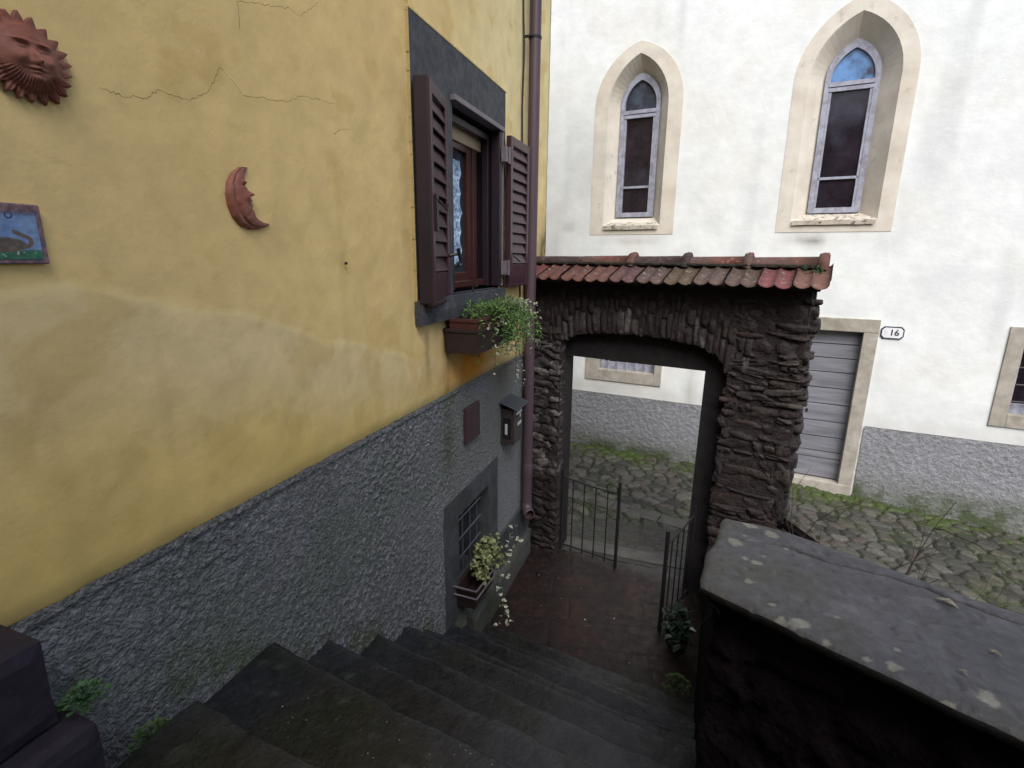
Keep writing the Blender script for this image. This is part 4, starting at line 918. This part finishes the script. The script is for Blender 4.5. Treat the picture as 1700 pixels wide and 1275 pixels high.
c = mix(c, (.30, .30, .27), np.clip(bl(.32, 3.09, .22, .06) * 1.4 * fbm(ua, za, 9, 1), 0, 1)); c = mix(c, (.45, .45, .42), np.clip(bl(-1.8, 3.1, .35, .05) * fbm(ua, za, 9, 1), 0, 1)); c = mix(c, (.5, .5, .48), np.clip(bl(-2.72, 3.3, .12, .09) * 1.2 * fbm(ua, za, 12, 1), 0, 1))
c = mix(c, (.42, .40, .36), np.clip(bl(-.86, 1.1, .04, .35) * .6, 0, 1)); c = mix(c, (.5, .48, .44), np.clip(bl(-2.1, 1.02, .5, .06) * .8 * fbm(ua, za, 6, 1), 0, 1))
b = MB(); b.add([W(u, z) for u, z in zip(ua, za)], [tuple(f) for f in fo], c.tolist()); b.build('wall', 'white', wb)
# stained patch geometry free; rough plinth
ys = np.arange(-3.0, 4.2, .016); zs = np.arange(-.3, .905, .016)
def pd(U_, Z_): return .012 + .007 * sst(fbm(U_ + Z_ * .3, Z_ * 1.4, 34, 1, 3), .4, .65) + .004 * vn(U_, Z_, 60, 2)
def pc(U_, Z_):
    a = sst(fbm(U_ + Z_ * .3, Z_ * 1.4, 34, 1, 3), .35, .65); c = mix((.205, .21, .225), (.29, .30, .335), a * .5 + .5 * fbm(U_, Z_, 3, 2))
    c = mix(c, (.15, .16, .14), sst(Z_, .45, .05) * .65); c = mix(c, (.055, .075, .028), np.clip(sst(Z_, .26, .0) * sst(fbm(U_, Z_, 3.5, 4), .3, .6) * 1.1, 0, .85))
    return mix(c, (.14, .14, .13), sst(Z_, .885, .9) * .7)
roughcoat(ys, zs, pd, pc, lambda u, z: ~((u > -.02) & (u < 1.19)) & (z > -9), 'rough_plinth', 'plinth', wb,
          lambda U_, Z_, d: np.stack([WU.x * U_ + WN.x * (WD - d), WU.y * U_ + WN.y * (WD - d), Z_], -1))
# pointed windows
def ring(b, A_, B_, da, db, col=None):
    n = len(A_); V = [W(u, z, da) for u, z in A_] + [W(u, z, db) for u, z in B_]
    b.add(V, [(i, (i + 1) % n, (i + 1) % n + n, i + n) for i in range(n)], col)
def band(b, A_, B_, d0, d1):
    """flat band between loops A (outer) and B (inner), thickness d0 (front) to d1"""
    ring(b, A_, B_, d0, d0); ring(b, A_, A_, d1, d0); ring(b, B_, B_, d0, d1); ring(b, A_, B_, d1, d1)
for key, g in G.items():
    o_, ch, fr = arch_loop(g['c'], *g['out']), arch_loop(g['c'], *g['ch']), arch_loop(g['c'], *g['fr'])
    b = MB(); band(b, o_, ch, -.006, .004); ring(b, ch, fr, -.006, .20); 
    wi = b.build('pointed_window', 'cream', wb, label=('smaller left pointed window with dark panes' if key == 'w1' else 'larger right pointed window with a top pane painted with blue sky reflection'))
    hw, z0, zs_, za_ = g['fr']; inner = arch_loop(g['c'], hw - .050, z0 + .06, zs_ - .02, za_ - .075); outer = arch_loop(g['c'], hw + .004, z0, zs_, za_ + .01)
    b = MB(); band(b, outer, inner, .15, .20)
    cx = g['c']
    def bar(u0, u1, z0_, z1_, d0=.155, d1=.195): b.box(u0, u1, d0, d1, z0_, z1_, lambda u, d, z: W(u, z, d))
    bar(cx - hw + .04, cx + hw - .04, g['tz'] - .045, g['tz'] - .005, .146, .195); bar(cx - hw + .04, cx + hw - .04, g['tz'] + .005, g['tz'] + .05, .140, .195); bar(cx - hw + .055, cx + hw - .055, g['mz'] - .014, g['mz'] + .014)
    bar(cx - hw + .052, cx - hw + .078, z0 + .06, g['tz'] - .045); bar(cx + hw - .078, cx + hw - .052, z0 + .06, g['tz'] - .045)
    b.build('window_frame', 'bluef', wi)
    for (q0, q1, mm) in ((z0 + .05, g['mz'], 'glassd'), (g['mz'], g['tz'] - .02, 'glassd')):
        b = MB(); b.box(cx - hw + .05, cx + hw - .05, .186, .192, q0, q1, lambda u, d, z: W(u, z, d)); b.build('pane', mm, wi)
    tp_ = arch_loop(cx, hw - .045, g['tz'] + .02, zs_, za_ - .065); b = MB(); b.prism(tp_, lambda u, z, d: W(u, z, d), .186, .192); b.build('pane', 'glassb' if g['blue'] else 'glassc', wi)
    # sloping sill
    b = MB(); c0 = g['ch'][0]; n = 26; U_ = np.linspace(-c0 + .015, c0 - .015, n)
    rows = []
    for d, zz_ in ((-.03, g['ch'][1] - .055), (-.035, g['ch'][1] - .005), (.05, g['ch'][1] + .035), (.15, g['ch'][1] + .075)):
        kk = 1 if d < .1 else .72
        rows.append([W(cx + u * (kk if d < .04 else lr(1, .62, d / .15)), zz_ + .005 * (vn(np.array(u + cx), np.array(d), 12, 2) - .5), d - .003 * vn(np.array(u + cx * 2), np.array(zz_), 15, 3)) for u in U_])
    b.grid(np.array(rows)); b.build('window_sill', 'sill', wi)
# door
b = MB()
def wbox(b, u0, u1, z0, z1, d0, d1): b.box(u0, u1, d0, d1, z0, z1, lambda u, d, z: W(u, z, d))
wbox(b, 1.02, 1.17, -.3, 2.034, -.022, .14); wbox(b, .0, .15, -.3, 2.034, -.022, .14); wbox(b, .0, 1.17, 2.034, 2.193, -.025, .14); wbox(b, .0, 1.17, -.3, .10, -.03, .3)
dr = b.build('door_surround', 'pietra', wb, bevel=.008)
zl = [2.034, 1.86, 1.685, 1.504, 1.301, 1.093, .867, .659, .463, .373, .11]
b = MB()
for z1_, z0_ in zip(zl[:-1], zl[1:]): wbox(b, .15, 1.02, z0_ + .006, z1_ - .004, .095 + .003 * random.random(), .13)
door = b.build('door', 'door', wb, bevel=.004)
b = MB(); wbox(b, .15, 1.02, .10, 2.034, .131, .15); b.build('door_backing', 'dark', door)
b = MB(); wbox(b, .555, .578, .965, 1.01, .088, .094); b.build('keyhole', 'black', door)
# small barred windows
for (o0, o1, z0, z1, i0, i1, y0, y1, lb, hb) in ((2.32, 3.30, 1.085, 2.193, 2.462, 3.15, 1.232, 2.04, 'right low barred window cut by the photo edge', True), (-2.388, -1.272, 1.095, 2.25, -2.19, -1.375, 1.262, 2.1, 'low barred window seen through the gateway', False)):
    b = MB(); wbox(b, o0, i0, z0, z1, -.02, .10); wbox(b, i1, o1, z0, z1, -.02, .10); wbox(b, i0, i1, y1, z1, -.02, .10); wbox(b, i0, i1, z0, y0, -.02, .12)
    fw = b.build('barred_window', 'pietra', wb, bevel=.006, label=lb)
    b = MB(); wbox(b, i0, i1, y0, y1, .19, .20); b.build('pane', 'glassd', fw)
    b = MB(); wbox(b, i0, i0 + .05, y0 + .05, y1, .12, .17); wbox(b, i1 - .05, i1, y0 + .05, y1, .12, .17); wbox(b, i0, i1, y0, y0 + .10, .10, .17); b.build('window_frame', 'bluef', fw, bevel=.004)
    b = MB()
    if hb:
        for z in np.arange(y0 + .14, y1, .19): b.tube([W(i0, z, .05), W(i1, z, .05)], .009, 6)
        for u in np.arange(i0 + .17, i1, .17): b.tube([W(u, y0, .04), W(u, y1, .04)], .009, 6)
    else:
        for u in np.arange(i0 + .13, i1, .135): b.tube([W(u, y0, .05), W(u, y1, .05)], .010, 6)
    b.build('grille', 'iron' if hb else 'bluef', fw)
# building mass + coping
b = MB(); wbox(b, U0, U1, 7.4, 7.55, -.12, 3); b.build('roof_edge', 'roof', wb)
b = MB(); wbox(b, U0, U1, -.4, 7.4, .35, .45); b.build('inner_wall', 'dark', wb)
# number sign
ns = thing('house_number_sign', 'white enamel number plate with dark rim right of the grey door', 'sign', W(1.297, 2.05, -.02))
def octo(cx, cz, hw, hh, k): return [(cx - hw + k, cz - hh), (cx + hw - k, cz - hh), (cx + hw, cz - hh + k), (cx + hw, cz + hh - k), (cx + hw - k, cz + hh), (cx - hw + k, cz + hh), (cx - hw, cz + hh - k), (cx - hw, cz - hh + k)]
TWs = lambda u, z, d: W(u, z, d)
MB().prism(octo(1.297, 2.05, .112, .071, .03), TWs, -.012, -.001).build('rim', 'ink', ns, bevel=.003)
MB().prism(octo(1.297, 2.05, .100, .059, .026), TWs, -.0165, -.012).build('plate', 'enamel', ns)
def text(s, size, u, z, d, m, parent, name):
    cu = bpy.data.curves.new('t', 'FONT'); cu.body = s; cu.size = size; cu.extrude = .0008; cu.align_x = 'CENTER'; cu.align_y = 'CENTER'; cu.offset = .0016
    to = bpy.data.objects.new('t', cu); COL.objects.link(to); dg = bpy.context.evaluated_depsgraph_get(); me = bpy.data.meshes.new_from_object(to.evaluated_get(dg))
    bpy.data.objects.remove(to); vs = [W(u + v.co.x, z + v.co.y, d - v.co.z) for v in me.vertices]; fs = [tuple(p.vertices) for p in me.polygons]
    bpy.data.meshes.remove(me); return MB().add(vs, fs).build(name, m, parent)
text('16', .095, 1.315, 2.05, -.0185, 'ink', ns, 'number')
b = MB()
for du, dz in ((-.075, .018), (-.06, .0), (-.075, -.018)): wbox(b, 1.297 + du - .004, 1.297 + du + .004, 2.05 + dz - .004, 2.05 + dz + .004, -.0178, -.0168)
b.build('faded_mark', 'inkf', ns)

# =============================================================== CAMERA / LIGHT
f = 854.35; p, r, y = R(13.753), R(.5805), R(-19.207)
cy_, sy_ = math.cos(y), math.sin(y); FW = Vector((sy_ * math.cos(p), cy_ * math.cos(p), -math.sin(p))); RI0 = Vector((cy_, -sy_, 0)); UP0 = RI0.cross(FW)
RI = RI0 * math.cos(r) + UP0 * math.sin(r); UP = UP0 * math.cos(r) - RI0 * math.sin(r)
cam = bpy.data.cameras.new('camera'); cam.sensor_width = 36; cam.lens = f / 1700 * 36; cam.clip_start = .02; cam.clip_end = 500
co = bpy.data.objects.new('camera', cam); COL.objects.link(co)
M3 = Matrix((RI, UP, -FW)).transposed(); co.matrix_world = Matrix.Translation((0, 0, 2.85)) @ M3.to_4x4(); sc.camera = co

w = bpy.data.worlds.new('World'); sc.world = w; w.use_nodes = True; nt = w.node_tree; bg = nt.nodes['Background']
sky = nt.nodes.new('ShaderNodeTexSky'); sky.sky_type = 'NISHITA'; sky.sun_disc = False
SUN_EL, SUN_AZ = R(48), R(158)      # azimuth clockwise from +Y
sky.sun_elevation = SUN_EL; sky.sun_rotation = SUN_AZ; sky.air_density = 1.0; sky.dust_density = 3.5; sky.ozone_density = 1.0
nt.links.new(sky.outputs[0], bg.inputs[0]); bg.inputs[1].default_value = .15
sl = bpy.data.lights.new('sun', 'SUN'); sl.energy = 3.3; sl.angle = R(50); sl.color = (1, .99, .98)
so = bpy.data.objects.new('sun', sl); COL.objects.link(so)
dirv = Vector((math.sin(SUN_AZ) * math.cos(SUN_EL), math.cos(SUN_AZ) * math.cos(SUN_EL), math.sin(SUN_EL)))
so.rotation_euler = dirv.to_track_quat('Z', 'Y').to_euler()
sc.view_settings.view_transform = 'Standard'; sc.view_settings.look = 'None'; sc.view_settings.exposure = 0
